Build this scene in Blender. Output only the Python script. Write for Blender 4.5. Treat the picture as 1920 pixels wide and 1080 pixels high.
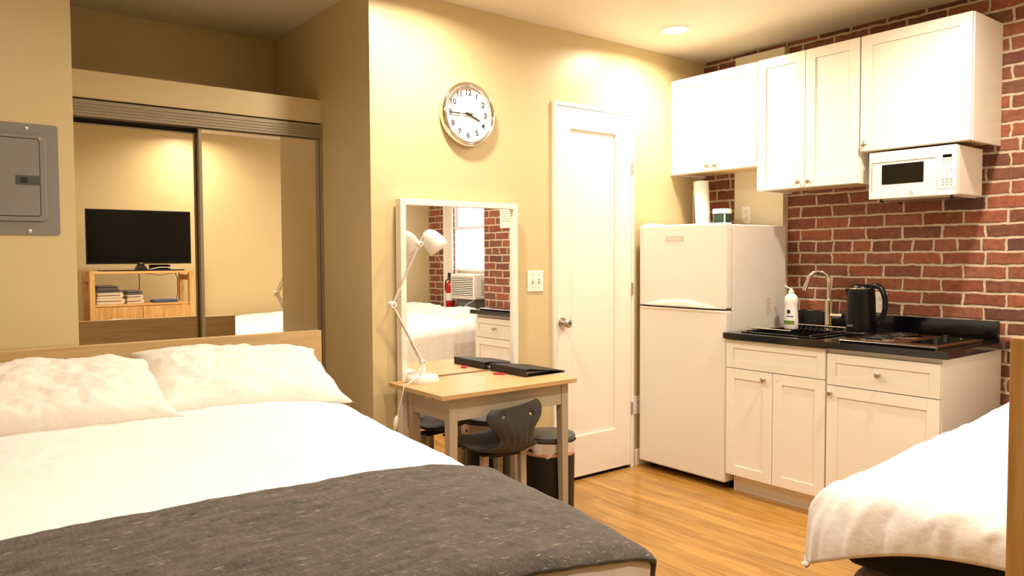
import bpy, bmesh, math, random
from mathutils import Vector, Matrix, noise
R = math.radians
PI = math.pi
for o in list(bpy.data.objects): bpy.data.objects.remove(o)
scene = bpy.context.scene
COL = scene.collection
random.seed(7)

# ------------------------------------------------------------------ camera
CAM = Vector((0, 0, 1.335))
F_PX, PITCH, ROLL, AX = 1434.4, R(2.33817), R(-.23130), R(52.07673)
fwd0 = Vector((math.cos(AX), math.sin(AX), 0)); right0 = Vector((math.sin(AX), -math.cos(AX), 0)); down0 = Vector((0, 0, -1))
cp, sp, cr, sr = math.cos(PITCH), math.sin(PITCH), math.cos(ROLL), math.sin(ROLL)
Mlev = Matrix(((cr, -sr, 0), (sr, cr, 0), (0, 0, 1))) @ Matrix(((1, 0, 0), (0, cp, -sp), (0, sp, cp)))
W2C = Mlev @ Matrix((right0, down0, fwd0))
C2W = W2C.transposed()
ex, ey, ez = (C2W @ Vector(v) for v in ((1, 0, 0), (0, -1, 0), (0, 0, -1)))
cd = bpy.data.cameras.new('camera'); cam = bpy.data.objects.new('camera', cd); COL.objects.link(cam)
cd.sensor_width = 36; cd.lens = F_PX / 1920 * 36; cd.clip_start = .02; cd.clip_end = 60
m4 = Matrix((ex, ey, ez)).transposed().to_4x4(); m4.translation = CAM
cam.matrix_world = m4
scene.camera = cam
scene.view_settings.view_transform = 'Standard'; scene.view_settings.look = 'None'
scene.view_settings.exposure = EXPOSURE = 0.24
scene.view_settings.gamma = 1; scene.view_settings.use_curve_mapping = False
# daylight outside the window
w = bpy.data.worlds.new('world'); scene.world = w; w.use_nodes = True
w.node_tree.nodes['Background'].inputs[0].default_value = (.84, .86, 1, 1)
w.node_tree.nodes['Background'].inputs[1].default_value = 5
LAMP_COL = (1, .875, .73)
DOWNLIGHTS = [  # x, y, watts, label
    (3.497, 2.946, 20, 'round recessed downlight in the ceiling before the upper kitchen cabinets'),
    (1.93, 2.90, 20, 'round recessed downlight above the wall clock'),
    (3.30, 1.35, 24, 'round recessed downlight above the kitchen counter end'),
    (1.55, 1.30, 19, 'round recessed downlight above the foot of the large bed'),
    (.25, 1.60, 15, 'round recessed downlight above the left side of the large bed'),
    (2.25, -.10, 15, 'round recessed downlight near the television wall'),
]

# ------------------------------------------------------------------ materials
def lin(c):
    return tuple((x / 12.92 if x <= .04045 else ((x + .055) / 1.055) ** 2.4) for x in c)
def hx(s): return lin(tuple(int(s[i:i + 2], 16) / 255 for i in (0, 2, 4)))
def mat(name, col, rough=.5, metal=0, spec=.5, bump=0, bscale=200, sheen=0, coat=0, emit=None, estr=0, vary=0, vscale=5, stretch=None):
    m = bpy.data.materials.new(name); m.use_nodes = True
    nt = m.node_tree; b = nt.nodes['Principled BSDF']
    c = hx(col) if isinstance(col, str) else col
    b.inputs['Base Color'].default_value = (*c, 1); b.inputs['Roughness'].default_value = rough
    b.inputs['Metallic'].default_value = metal; b.inputs['Specular IOR Level'].default_value = spec
    b.inputs['Coat Weight'].default_value = coat; b.inputs['Coat Roughness'].default_value = .08
    b.inputs['Sheen Weight'].default_value = sheen
    if emit: b.inputs['Emission Color'].default_value = (*emit, 1); b.inputs['Emission Strength'].default_value = estr
    tc = nt.nodes.new('ShaderNodeTexCoord'); mp = nt.nodes.new('ShaderNodeMapping')
    nt.links.new(tc.outputs['Object'], mp.inputs[0])
    if stretch: mp.inputs['Scale'].default_value = stretch
    if bump:
        n = nt.nodes.new('ShaderNodeTexNoise'); n.inputs['Scale'].default_value = bscale; n.inputs['Detail'].default_value = 3
        bp = nt.nodes.new('ShaderNodeBump'); bp.inputs['Strength'].default_value = bump; bp.inputs['Distance'].default_value = .004 if bscale < 50 else .002
        nt.links.new(mp.outputs[0], n.inputs['Vector']); nt.links.new(n.outputs[0], bp.inputs['Height']); nt.links.new(bp.outputs[0], b.inputs['Normal'])
    if vary:
        n = nt.nodes.new('ShaderNodeTexNoise'); n.inputs['Scale'].default_value = vscale; n.inputs['Detail'].default_value = 4
        cr_ = nt.nodes.new('ShaderNodeMix'); cr_.data_type = 'RGBA'
        cr_.inputs['A'].default_value = (*[x * (1 - vary) for x in c], 1); cr_.inputs['B'].default_value = (*[min(1, x * (1 + vary)) for x in c], 1)
        nt.links.new(mp.outputs[0], n.inputs['Vector']); nt.links.new(n.outputs[0], cr_.inputs['Factor']); nt.links.new(cr_.outputs['Result'], b.inputs['Base Color'])
    return m

def wood(name, c1, c2, rough=.45, scale=(3, 3, 3), knots=0, coat=0):
    """grain made of a stretched noise; the small scale number is the grain direction"""
    m = bpy.data.materials.new(name); m.use_nodes = True; nt = m.node_tree; N = nt.nodes; L = nt.links; b = N['Principled BSDF']
    b.inputs['Roughness'].default_value = rough; b.inputs['Coat Weight'].default_value = coat
    tc = N.new('ShaderNodeTexCoord'); mp = N.new('ShaderNodeMapping'); mp.inputs['Scale'].default_value = scale
    L.new(tc.outputs['Object'], mp.inputs[0])
    n = N.new('ShaderNodeTexNoise'); n.inputs['Scale'].default_value = 5; n.inputs['Detail'].default_value = 6; n.inputs['Distortion'].default_value = .6
    L.new(mp.outputs[0], n.inputs['Vector'])
    r = N.new('ShaderNodeValToRGB'); r.color_ramp.elements[0].position = .3; r.color_ramp.elements[1].position = .72
    r.color_ramp.elements[0].color = (*hx(c2), 1); r.color_ramp.elements[1].color = (*hx(c1), 1)
    L.new(n.outputs[0], r.inputs[0]); out = r.outputs[0]
    if knots:
        v = N.new('ShaderNodeTexVoronoi'); v.inputs['Scale'].default_value = knots
        mp2 = N.new('ShaderNodeMapping'); mp2.inputs['Scale'].default_value = tuple(1 if s > 2 else .45 for s in scale)
        L.new(tc.outputs['Object'], mp2.inputs[0]); L.new(mp2.outputs[0], v.inputs['Vector'])
        r2 = N.new('ShaderNodeValToRGB'); r2.color_ramp.elements[0].position = .03; r2.color_ramp.elements[1].position = .11
        r2.color_ramp.elements[0].color = (.28, .12, .04, 1); r2.color_ramp.elements[1].color = (1, 1, 1, 1)
        L.new(v.outputs['Distance'], r2.inputs[0])
        mx = N.new('ShaderNodeMix'); mx.data_type = 'RGBA'; mx.blend_type = 'MULTIPLY'; mx.inputs['Factor'].default_value = 1
        L.new(out, mx.inputs['A']); L.new(r2.outputs[0], mx.inputs['B']); out = mx.outputs['Result']
    L.new(out, b.inputs['Base Color'])
    return m

BRICK_Z = 21.5 * .0700 - 1.387
def brick_mat():
    m = bpy.data.materials.new('old red brick'); m.use_nodes = True; nt = m.node_tree; N = nt.nodes; L = nt.links; b = N['Principled BSDF']
    tc = N.new('ShaderNodeTexCoord'); sx = N.new('ShaderNodeSeparateXYZ'); L.new(tc.outputs['Object'], sx.inputs[0])
    ad = N.new('ShaderNodeMath'); ad.operation = 'ADD'; L.new(sx.outputs[0], ad.inputs[0]); L.new(sx.outputs[1], ad.inputs[1])
    zs = N.new('ShaderNodeMath'); zs.operation = 'ADD'; zs.inputs[1].default_value = BRICK_Z; L.new(sx.outputs[2], zs.inputs[0])
    cb = N.new('ShaderNodeCombineXYZ'); L.new(ad.outputs[0], cb.inputs[0]); L.new(zs.outputs[0], cb.inputs[1])
    # wobble the joints
    n0 = N.new('ShaderNodeTexNoise'); n0.inputs['Scale'].default_value = 9; n0.inputs['Detail'].default_value = 4; L.new(cb.outputs[0], n0.inputs['Vector'])
    s0 = N.new('ShaderNodeVectorMath'); s0.operation = 'SUBTRACT'; s0.inputs[1].default_value = (.5, .5, .5); L.new(n0.outputs['Color'], s0.inputs[0])
    s1 = N.new('ShaderNodeVectorMath'); s1.operation = 'MULTIPLY'; s1.inputs[1].default_value = (.030, .012, 0); L.new(s0.outputs[0], s1.inputs[0])
    va = N.new('ShaderNodeVectorMath'); va.operation = 'ADD'; L.new(cb.outputs[0], va.inputs[0]); L.new(s1.outputs[0], va.inputs[1])
    n1 = N.new('ShaderNodeTexNoise'); n1.inputs['Scale'].default_value = 22; n1.inputs['Detail'].default_value = 3; L.new(cb.outputs[0], n1.inputs['Vector'])
    s2 = N.new('ShaderNodeVectorMath'); s2.operation = 'SUBTRACT'; s2.inputs[1].default_value = (.5, .5, .5); L.new(n1.outputs['Color'], s2.inputs[0])
    s3 = N.new('ShaderNodeVectorMath'); s3.operation = 'MULTIPLY'; s3.inputs[1].default_value = (.016, .011, 0); L.new(s2.outputs[0], s3.inputs[0])
    vb = N.new('ShaderNodeVectorMath'); vb.operation = 'ADD'; L.new(va.outputs[0], vb.inputs[0]); L.new(s3.outputs[0], vb.inputs[1])
    def brick(msz, smooth):
        t = N.new('ShaderNodeTexBrick'); t.offset = .5; t.squash = .55; t.squash_frequency = 7
        for k, v in (('Scale', 1), ('Mortar Size', msz), ('Mortar Smooth', smooth), ('Bias', 0), ('Brick Width', .205), ('Row Height', .0700)):
            t.inputs[k].default_value = v
        t.inputs['Color1'].default_value = (0, 0, 0, 1); t.inputs['Color2'].default_value = (1, 1, 1, 1); t.inputs['Mortar'].default_value = (.5, .5, .5, 1)
        L.new(vb.outputs[0], t.inputs['Vector']); return t
    t = brick(.0076, .3)
    rp = N.new('ShaderNodeValToRGB'); rp.color_ramp.interpolation = 'LINEAR'; e = rp.color_ramp.elements
    e[0].color = (*hx('664438'), 1); e[0].position = 0; e[1].color = (*hx('94604A'), 1); e[1].position = 1
    for p_, c_ in ((.18, '84503A'), (.38, '8E5238'), (.55, '7E5442'), (.75, 'A05E40')):
        q = e.new(p_); q.color = (*hx(c_), 1)
    L.new(t.outputs['Color'], rp.inputs[0])
    n2 = N.new('ShaderNodeTexNoise'); n2.inputs['Scale'].default_value = 30; n2.inputs['Detail'].default_value = 8; n2.inputs['Roughness'].default_value = .7; L.new(cb.outputs[0], n2.inputs['Vector'])
    r2 = N.new('ShaderNodeValToRGB'); r2.color_ramp.elements[0].position = .3; r2.color_ramp.elements[1].position = .75
    r2.color_ramp.elements[0].color = (.55, .5, .48, 1); r2.color_ramp.elements[1].color = (1.25, 1.2, 1.15, 1); L.new(n2.outputs[0], r2.inputs[0])
    mx = N.new('ShaderNodeMix'); mx.data_type = 'RGBA'; mx.blend_type = 'MULTIPLY'; mx.inputs['Factor'].default_value = 1
    L.new(rp.outputs[0], mx.inputs['A']); L.new(r2.outputs[0], mx.inputs['B'])
    # pale mortar smears
    n3 = N.new('ShaderNodeTexNoise'); n3.inputs['Scale'].default_value = 16; n3.inputs['Detail'].default_value = 7; n3.inputs['Roughness'].default_value = .75
    ob = N.new('ShaderNodeVectorMath'); ob.operation = 'ADD'; ob.inputs[1].default_value = (7, 3, 0); L.new(cb.outputs[0], ob.inputs[0]); L.new(ob.outputs[0], n3.inputs['Vector'])
    r3 = N.new('ShaderNodeValToRGB'); r3.color_ramp.elements[0].position = .58; r3.color_ramp.elements[1].position = .78
    r3.color_ramp.elements[0].color = (0, 0, 0, 1); r3.color_ramp.elements[1].color = (.45, .45, .45, 1); L.new(n3.outputs[0], r3.inputs[0])
    m2 = N.new('ShaderNodeMix'); m2.data_type = 'RGBA'; L.new(r3.outputs[0], m2.inputs['Factor']); L.new(mx.outputs['Result'], m2.inputs['A']); m2.inputs['B'].default_value = (*hx('A58870'), 1)
    m3 = N.new('ShaderNodeMix'); m3.data_type = 'RGBA'; L.new(t.outputs['Fac'], m3.inputs['Factor']); L.new(m2.outputs['Result'], m3.inputs['A'])
    r4 = N.new('ShaderNodeValToRGB'); r4.color_ramp.elements[0].position = .3; r4.color_ramp.elements[1].position = .7
    r4.color_ramp.elements[0].color = (*hx('B39C84'), 1); r4.color_ramp.elements[1].color = (*hx('DCCBB2'), 1); L.new(n2.outputs[0], r4.inputs[0])
    L.new(r4.outputs[0], m3.inputs['B']); L.new(m3.outputs['Result'], b.inputs['Base Color'])
    b.inputs['Roughness'].default_value = .8
    ts = brick(.011, .8)
    h = N.new('ShaderNodeMath'); h.operation = 'MULTIPLY_ADD'; h.inputs[1].default_value = -1; L.new(ts.outputs['Fac'], h.inputs[0])
    hm = N.new('ShaderNodeMath'); hm.operation = 'MULTIPLY'; hm.inputs[1].default_value = .5; L.new(n2.outputs[0], hm.inputs[0]); L.new(hm.outputs[0], h.inputs[2])
    bp = N.new('ShaderNodeBump'); bp.inputs['Strength'].default_value = .8; bp.inputs['Distance'].default_value = .008
    L.new(h.outputs[0], bp.inputs['Height']); L.new(bp.outputs[0], b.inputs['Normal'])
    return m

def floor_mat():
    m = bpy.data.materials.new('honey oak strip floor'); m.use_nodes = True; nt = m.node_tree; N = nt.nodes; L = nt.links; b = N['Principled BSDF']
    tc = N.new('ShaderNodeTexCoord'); sx = N.new('ShaderNodeSeparateXYZ'); L.new(tc.outputs['Object'], sx.inputs[0])
    cb = N.new('ShaderNodeCombineXYZ'); L.new(sx.outputs[1], cb.inputs[0]); L.new(sx.outputs[0], cb.inputs[1])
    t = N.new('ShaderNodeTexBrick'); t.offset = .37; t.squash = 1
    for k, v in (('Scale', 1), ('Mortar Size', .0007), ('Mortar Smooth', .3), ('Bias', 0), ('Brick Width', 1.15), ('Row Height', .082)): t.inputs[k].default_value = v
    t.inputs['Color1'].default_value = (0, 0, 0, 1); t.inputs['Color2'].default_value = (1, 1, 1, 1); t.inputs['Mortar'].default_value = (.4, .4, .4, 1)
    L.new(cb.outputs[0], t.inputs['Vector'])
    mp = N.new('ShaderNodeMapping'); mp.inputs['Scale'].default_value = (1.5, 15, 1); L.new(cb.outputs[0], mp.inputs[0])
    ofs = N.new('ShaderNodeVectorMath'); ofs.operation = 'ADD'; L.new(mp.outputs[0], ofs.inputs[0]); 
    sc = N.new('ShaderNodeVectorMath'); sc.operation = 'SCALE'; sc.inputs['Scale'].default_value = 9; L.new(t.outputs['Color'], sc.inputs[0]); L.new(sc.outputs[0], ofs.inputs[1])
    n = N.new('ShaderNodeTexNoise'); n.inputs['Scale'].default_value = 1.6; n.inputs['Detail'].default_value = 7; n.inputs['Distortion'].default_value = .9; L.new(ofs.outputs[0], n.inputs['Vector'])
    r = N.new('ShaderNodeValToRGB'); r.color_ramp.elements[0].position = .3; r.color_ramp.elements[1].position = .7
    r.color_ramp.elements[0].color = (*hx('9A6C30'), 1); r.color_ramp.elements[1].color = (*hx('C0934C'), 1); L.new(n.outputs[0], r.inputs[0])
    r2 = N.new('ShaderNodeValToRGB'); r2.color_ramp.elements[0].color = (.82, .8, .76, 1); r2.color_ramp.elements[1].color = (1.08, 1.06, 1.04, 1); L.new(t.outputs['Color'], r2.inputs[0])
    mx = N.new('ShaderNodeMix'); mx.data_type = 'RGBA'; mx.blend_type = 'MULTIPLY'; mx.inputs['Factor'].default_value = 1
    L.new(r.outputs[0], mx.inputs['A']); L.new(r2.outputs[0], mx.inputs['B'])
    m3 = N.new('ShaderNodeMix'); m3.data_type = 'RGBA'; L.new(t.outputs['Fac'], m3.inputs['Factor']); L.new(mx.outputs['Result'], m3.inputs['A']); m3.inputs['B'].default_value = (*hx('8A5A28'), 1)
    L.new(m3.outputs['Result'], b.inputs['Base Color']); b.inputs['Roughness'].default_value = .22
    return m

def fabric(name, c1, c2, c3, rough=.95):
    """woven marl: dark and pale threads in two directions"""
    m = bpy.data.materials.new(name); m.use_nodes = True; nt = m.node_tree; N = nt.nodes; L = nt.links; b = N['Principled BSDF']
    tc = N.new('ShaderNodeTexCoord')
    def ns(scale, s, d=5):
        mp = N.new('ShaderNodeMapping'); mp.inputs['Scale'].default_value = scale; L.new(tc.outputs['Object'], mp.inputs[0])
        n = N.new('ShaderNodeTexNoise'); n.inputs['Scale'].default_value = s; n.inputs['Detail'].default_value = d; n.inputs['Roughness'].default_value = .7; L.new(mp.outputs[0], n.inputs['Vector']); return n
    a = ns((1, 5, 5), 7, 8); c = ns((5, 1, 5), 34, 6); d = ns((1.5, 14, 14), 14, 3)
    ad = N.new('ShaderNodeMath'); ad.operation = 'ADD'; L.new(a.outputs[0], ad.inputs[0]); L.new(c.outputs[0], ad.inputs[1])
    hf = N.new('ShaderNodeMath'); hf.operation = 'MULTIPLY'; hf.inputs[1].default_value = .5; L.new(ad.outputs[0], hf.inputs[0])
    r = N.new('ShaderNodeValToRGB'); r.color_ramp.elements[0].position = .36; r.color_ramp.elements[1].position = .64
    r.color_ramp.elements[0].color = (*hx(c1), 1); r.color_ramp.elements[1].color = (*hx(c2), 1); L.new(hf.outputs[0], r.inputs[0])
    r2 = N.new('ShaderNodeValToRGB'); r2.color_ramp.elements[0].position = .62; r2.color_ramp.elements[1].position = .72
    r2.color_ramp.elements[0].color = (0, 0, 0, 1); r2.color_ramp.elements[1].color = (.8, .8, .8, 1); L.new(d.outputs[0], r2.inputs[0])
    mx = N.new('ShaderNodeMix'); mx.data_type = 'RGBA'; L.new(r2.outputs[0], mx.inputs['Factor']); L.new(r.outputs[0], mx.inputs['A']); mx.inputs['B'].default_value = (*hx(c3), 1)
    L.new(mx.outputs['Result'], b.inputs['Base Color']); b.inputs['Roughness'].default_value = rough; b.inputs['Sheen Weight'].default_value = .3
    bp = N.new('ShaderNodeBump'); bp.inputs['Strength'].default_value = .9; bp.inputs['Distance'].default_value = .004; L.new(hf.outputs[0], bp.inputs['Height']); L.new(bp.outputs[0], b.inputs['Normal'])
    return m

M = dict(
    wall=mat('warm beige wall paint', 'D1BF92', .36, bump=.06, bscale=120, spec=.35),
    grey_wall=mat('pale grey wall paint', 'C9C2B4', .6),
    ceiling=mat('ceiling paint', 'E4D9C4', .6),
    trim=mat('cream white trim paint', 'F2EBDD', .4),
    cabinet=mat('white cabinet lacquer', 'F3EEE2', .32),
    cab_under=mat('raw birch underside', 'D8B683', .6),
    brick=brick_mat(), floor=floor_mat(),
    mirror=mat('silver mirror glass', (.93, .93, .92), .0, metal=1),
    mirror_bronze=mat('aged mirror glass', (.92, .88, .80), .0, metal=1),
    bronze=mat('bronze anodised aluminium', '978A72', .45, metal=.35, stretch=(.2, 8, 8)),
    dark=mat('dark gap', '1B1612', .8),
    grey_metal=mat('grey painted steel', '83817A', .42, spec=.4),
    grey_dark=mat('dark grey latch plastic', '4A4C4C', .4),
    chrome=mat('chrome', (.82, .80, .76), .08, metal=1),
    steel=mat('brushed steel', (.62, .58, .52), .28, metal=1),
    nickel=mat('satin nickel', (.55, .50, .44), .3, metal=1),
    white_plastic=mat('white plastic', 'F0EAE0', .35),
    fridge=mat('white textured fridge enamel', 'EAE4DA', .36, bump=.12, bscale=260),
    black_plastic=mat('black plastic', '050506', .3, spec=.3),
    black_matte=mat('black matte plastic', '101011', .5),
    granite=mat('black granite', '08080A', .16, coat=.2),
    black_glass=mat('dark glass', '0A0908', .06, coat=.6),
    linen=mat('white cotton bedding', 'F0EDE9', .95, bump=.5, bscale=40, sheen=.1),
    pillow=mat('white crinkled cotton', 'ECE5DB', .95, bump=.9, bscale=28, sheen=.1),
    throw=fabric('charcoal woven throw', '100E0C', '5A5047', 'C0B49E'),
    oak=wood('pale oak veneer', 'CDB080', 'BC9C6A', .4, (.8, 14, 14)),
    deskwood=wood('lacquered pine desk top', 'D0AD7A', 'BC9464', .45, (1.2, 14, 14), coat=.05),
    pine=wood('raw pine boards', 'E2BC7E', 'C8934F', .55, (9, 9, .9), knots=7),
    pineh=wood('raw pine boards horizontal', 'E2BC7E', 'CF9B58', .55, (.9, 9, 9), knots=6),
    greige=mat('greige painted wood', 'AD9F88', .45),
    chairshell=mat('charcoal moulded plastic', '36322E', .45, spec=.4),
    red=mat('red paint', 'B3180F', .3), red_tag=mat('red plastic tag', 'C4232B', .35),
    label_white=mat('white label', 'EEECE6', .5), label_green=mat('green label', '6D8B2C', .5), label_dkgreen=mat('dark green label', '1C3A28', .5),
    label_blue=mat('blue label', '3A5C9A', .5),
    ink=mat('black ink', '17140F', .6), ink_grey=mat('grey ink', '8C8478', .6),
    brown_metal=mat('cooktop brown enamel', '4A2E1E', .25, metal=.3),
    towel_white=mat('cream terry towel', 'D8C9B0', .95, bump=.8, bscale=250, sheen=.4),
    towel_grey=mat('grey terry towel', '5E5A58', .95, bump=.8, bscale=250, sheen=.4),
    tv=mat('television screen', '050505', .2, spec=.15), board=mat('beige board paint', 'DACFB2', .5),
    grey_fabric=mat('mauve grey upholstery', '8B7F7A', .9, bump=.3, bscale=200),
    black_fabric=mat('black mattress ticking', '171414', .9),
    steel_dark=mat('dark metal', '33302C', .4, metal=.8),
    kraft=mat('white paper', 'EFEBE0', .8),
    lens=mat('lamp lens', (1, 1, 1), .5, emit=(1, .86, .62), estr=14),
    rubber=mat('black rubber', '0C0C0C', .7),
    bag=mat('white bin liner', 'E6D9CC', .35),
    peach=mat('peach bin liner', 'D9A088', .5),
    screw=mat('screw heads', (.75, .72, .66), .25, metal=1),
    clockface=mat('white clock face', 'E6E3DC', .5),
)
def glass_mat(name, tint, gl=.08):
    m = bpy.data.materials.new(name); m.use_nodes = True; nt = m.node_tree; N = nt.nodes; N.remove(N['Principled BSDF'])
    t = N.new('ShaderNodeBsdfTransparent'); t.inputs[0].default_value = (*tint, 1); g = N.new('ShaderNodeBsdfGlossy'); g.inputs['Roughness'].default_value = .03
    mx = N.new('ShaderNodeMixShader'); mx.inputs[0].default_value = gl
    nt.links.new(t.outputs[0], mx.inputs[1]); nt.links.new(g.outputs[0], mx.inputs[2]); nt.links.new(mx.outputs[0], N['Material Output'].inputs[0]); return m
def frosted(name, c):
    m = bpy.data.materials.new(name); m.use_nodes = True; nt = m.node_tree; N = nt.nodes; N.remove(N['Principled BSDF'])
    t = N.new('ShaderNodeBsdfTranslucent'); t.inputs[0].default_value = (*c, 1); nt.links.new(t.outputs[0], N['Material Output'].inputs[0]); return m
M['pane'] = frosted('frosted pane', (.95, .95, .95)); M['pane_shade'] = frosted('frosted pane in shade', (.62, .61, .64)); M['clock_glass'] = glass_mat('clock glass', (.97, .97, .95), .05)  # second pane colour is a darkened copy, for the upper sash in shade

# ------------------------------------------------------------------ mesh helpers (all world coordinates)
class MB:
    def __init__(s): s.bm = bmesh.new()
    def add(s, verts, faces):
        vs = [s.bm.verts.new(v) for v in verts]
        for f in faces:
            try: s.bm.faces.new([vs[i] for i in f])
            except ValueError: pass
        return vs
    def box(s, x0, x1, y0, y1, z0, z1):
        v = [(x, y, z) for x in (x0, x1) for y in (y0, y1) for z in (z0, z1)]
        s.add(v, [(0, 1, 3, 2), (4, 6, 7, 5), (0, 4, 5, 1), (2, 3, 7, 6), (0, 2, 6, 4), (1, 5, 7, 3)]); return s
    def taper(s, c0, h0, c1, h1):   # box between two rectangles (centre, half sizes) at two heights
        v = []
        for c, h in ((c0, h0), (c1, h1)):
            for a, b in ((-1, -1), (1, -1), (1, 1), (-1, 1)): v.append((c[0] + a * h[0], c[1] + b * h[1], c[2]))
        s.add(v, [(3, 2, 1, 0), (4, 5, 6, 7), (0, 1, 5, 4), (1, 2, 6, 5), (2, 3, 7, 6), (3, 0, 4, 7)]); return s
    def lathe(s, origin, axis, prof, n=32, sx=1, sy=1):
        a = Vector(axis).normalized(); u = a.orthogonal().normalized()
        if abs(a.z) > .9: u = Vector((1, 0, 0))
        v = a.cross(u); o = Vector(origin); rings = []
        for r, h in prof:
            if r < 1e-6: rings.append([s.bm.verts.new(o + a * h)])
            else: rings.append([s.bm.verts.new(o + a * h + u * (r * sx * math.cos(2 * PI * i / n)) + v * (r * sy * math.sin(2 * PI * i / n))) for i in range(n)])
        for A, B in zip(rings, rings[1:]):
            for i in range(n):
                j = (i + 1) % n
                if len(A) == 1 and len(B) == 1: continue
                try:
                    if len(A) == 1: s.bm.faces.new((A[0], B[j], B[i]))
                    elif len(B) == 1: s.bm.faces.new((A[i], A[j], B[0]))
                    else: s.bm.faces.new((A[i], A[j], B[j], B[i]))
                except ValueError: pass
        return s
    def cyl(s, p0, p1, r, n=20, r1=None):
        p0 = Vector(p0); p1 = Vector(p1); L_ = (p1 - p0).length
        return s.lathe(p0, p1 - p0, [(0, 0), (r, 0), (r if r1 is None else r1, L_), (0, L_)], n)
    def tube(s, pts, r, n=10, closed=False):
        P = [Vector(p) for p in pts]; rings = []; up = None
        for i, p in enumerate(P):
            a = P[i - 1] if (i > 0 or closed) else p; b = P[(i + 1) % len(P)] if (i < len(P) - 1 or closed) else p
            t = (b - a).normalized()
            if up is None: up = t.orthogonal().normalized()
            up = (up - t * up.dot(t))
            if up.length < 1e-5: up = t.orthogonal()
            up.normalize(); v = t.cross(up); rr = r[i] if isinstance(r, (list, tuple)) else r
            rings.append([s.bm.verts.new(p + (up * math.cos(2 * PI * k / n) + v * math.sin(2 * PI * k / n)) * rr) for k in range(n)])
        m = len(P)
        for i in range(m if closed else m - 1):
            A, B = rings[i], rings[(i + 1) % m]
            for k in range(n): s.bm.faces.new((A[k], A[(k + 1) % n], B[(k + 1) % n], B[k]))
        if not closed: s.bm.faces.new(rings[0][::-1]); s.bm.faces.new(rings[-1])
        return s
    def prism(s, poly, o, u, v, wd, depth):   # polygon in the (u,v) plane at o, pushed by depth along wd
        o = Vector(o); u = Vector(u); v = Vector(v); wd = Vector(wd); n = len(poly)
        A = [s.bm.verts.new(o + u * a + v * b) for a, b in poly]; B = [s.bm.verts.new(o + u * a + v * b + wd * depth) for a, b in poly]
        s.bm.faces.new(A[::-1]); s.bm.faces.new(B)
        for i in range(n): s.bm.faces.new((A[i], A[(i + 1) % n], B[(i + 1) % n], B[i]))
        return s
    def grid(s, fn, nu, nv, keep=None):
        V = [[s.bm.verts.new(fn(i / nu, j / nv)) for j in range(nv + 1)] for i in range(nu + 1)]
        for i in range(nu):
            for j in range(nv):
                if keep and not keep(i, j): continue
                s.bm.faces.new((V[i][j], V[i + 1][j], V[i + 1][j + 1], V[i][j + 1]))
        for v in [v for v in s.bm.verts if not v.link_faces]: s.bm.verts.remove(v)
        return s
    def build(s, name, m, parent=None, smooth=None, bevel=0, seg=2, solid=0, sub=0, off=0, origin=None):
        me = bpy.data.meshes.new(name)
        base = Vector(origin) if origin is not None else (Vector(WORLDLOC.get(parent.name, (0, 0, 0))) if parent else Vector((0, 0, 0)))
        bmesh.ops.recalc_face_normals(s.bm, faces=s.bm.faces)
        bmesh.ops.translate(s.bm, verts=s.bm.verts, vec=-base)
        s.bm.to_mesh(me); s.bm.free()
        ms = m if isinstance(m, (list, tuple)) else [m]
        for k in ms: me.materials.append(M[k] if isinstance(k, str) else k)
        o = bpy.data.objects.new(name, me); COL.objects.link(o)
        if parent: o.parent = parent; WORLDLOC[o.name] = base
        else: o.location = base; WORLDLOC[o.name] = base
        if smooth is not None:
            for p in me.polygons: p.use_smooth = True
            me.set_sharp_from_angle(angle=R(smooth))
        if solid:
            q = o.modifiers.new('thickness', 'SOLIDIFY'); q.thickness = solid; q.offset = off
        if bevel:
            q = o.modifiers.new('soft edges', 'BEVEL'); q.width = bevel; q.segments = seg; q.limit_method = 'ANGLE'; q.angle_limit = R(40)
        if sub:
            q = o.modifiers.new('smooth', 'SUBSURF'); q.levels = sub; q.render_levels = sub
        return o
WORLDLOC = {}
def tag(o, label, cat, group=None, kind=None):
    o['label'] = label; o['category'] = cat
    if group: o['group'] = group
    if kind: o['kind'] = kind
    return o
def thing(name, label, cat, loc, group=None, kind=None):
    o = bpy.data.objects.new(name, None); COL.objects.link(o); o.location = loc; o.empty_display_size = .05
    WORLDLOC[o.name] = Vector(loc); return tag(o, label, cat, group, kind)
def B(x0, x1, y0, y1, z0, z1): return MB().box(x0, x1, y0, y1, z0, z1)
def text(name, body, size, o, u, v, m, parent, depth=.0006, align='CENTER', sx=1, bold=0):
    c = bpy.data.curves.new(name, 'FONT'); c.body = body; c.size = size; c.extrude = depth; c.align_x = align; c.offset = bold; c.align_y = 'CENTER'
    ob = bpy.data.objects.new(name, c); COL.objects.link(ob)
    dg = bpy.context.evaluated_depsgraph_get(); me = bpy.data.meshes.new_from_object(ob.evaluated_get(dg)); bpy.data.objects.remove(ob)
    u = Vector(u).normalized(); v = Vector(v).normalized(); n_ = u.cross(v); base = WORLDLOC[parent.name]
    for p in me.vertices: q = p.co.copy(); p.co = Vector(o) + u * q.x * sx + v * q.y + n_ * q.z - base
    me.materials.clear(); me.materials.append(M[m]); t = bpy.data.objects.new(name, me); COL.objects.link(t); t.parent = parent; WORLDLOC[t.name] = base; return t
def rrect(w_, h_, r, n=6):
    P = []
    for cx_, cy_, a0 in ((w_ / 2 - r, h_ / 2 - r, 0), (-w_ / 2 + r, h_ / 2 - r, 90), (-w_ / 2 + r, -h_ / 2 + r, 180), (w_ / 2 - r, -h_ / 2 + r, 270)):
        for k in range(n + 1): a = R(a0 + 90 * k / n); P.append((cx_ + r * math.cos(a), cy_ + r * math.sin(a)))
    return P
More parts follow.
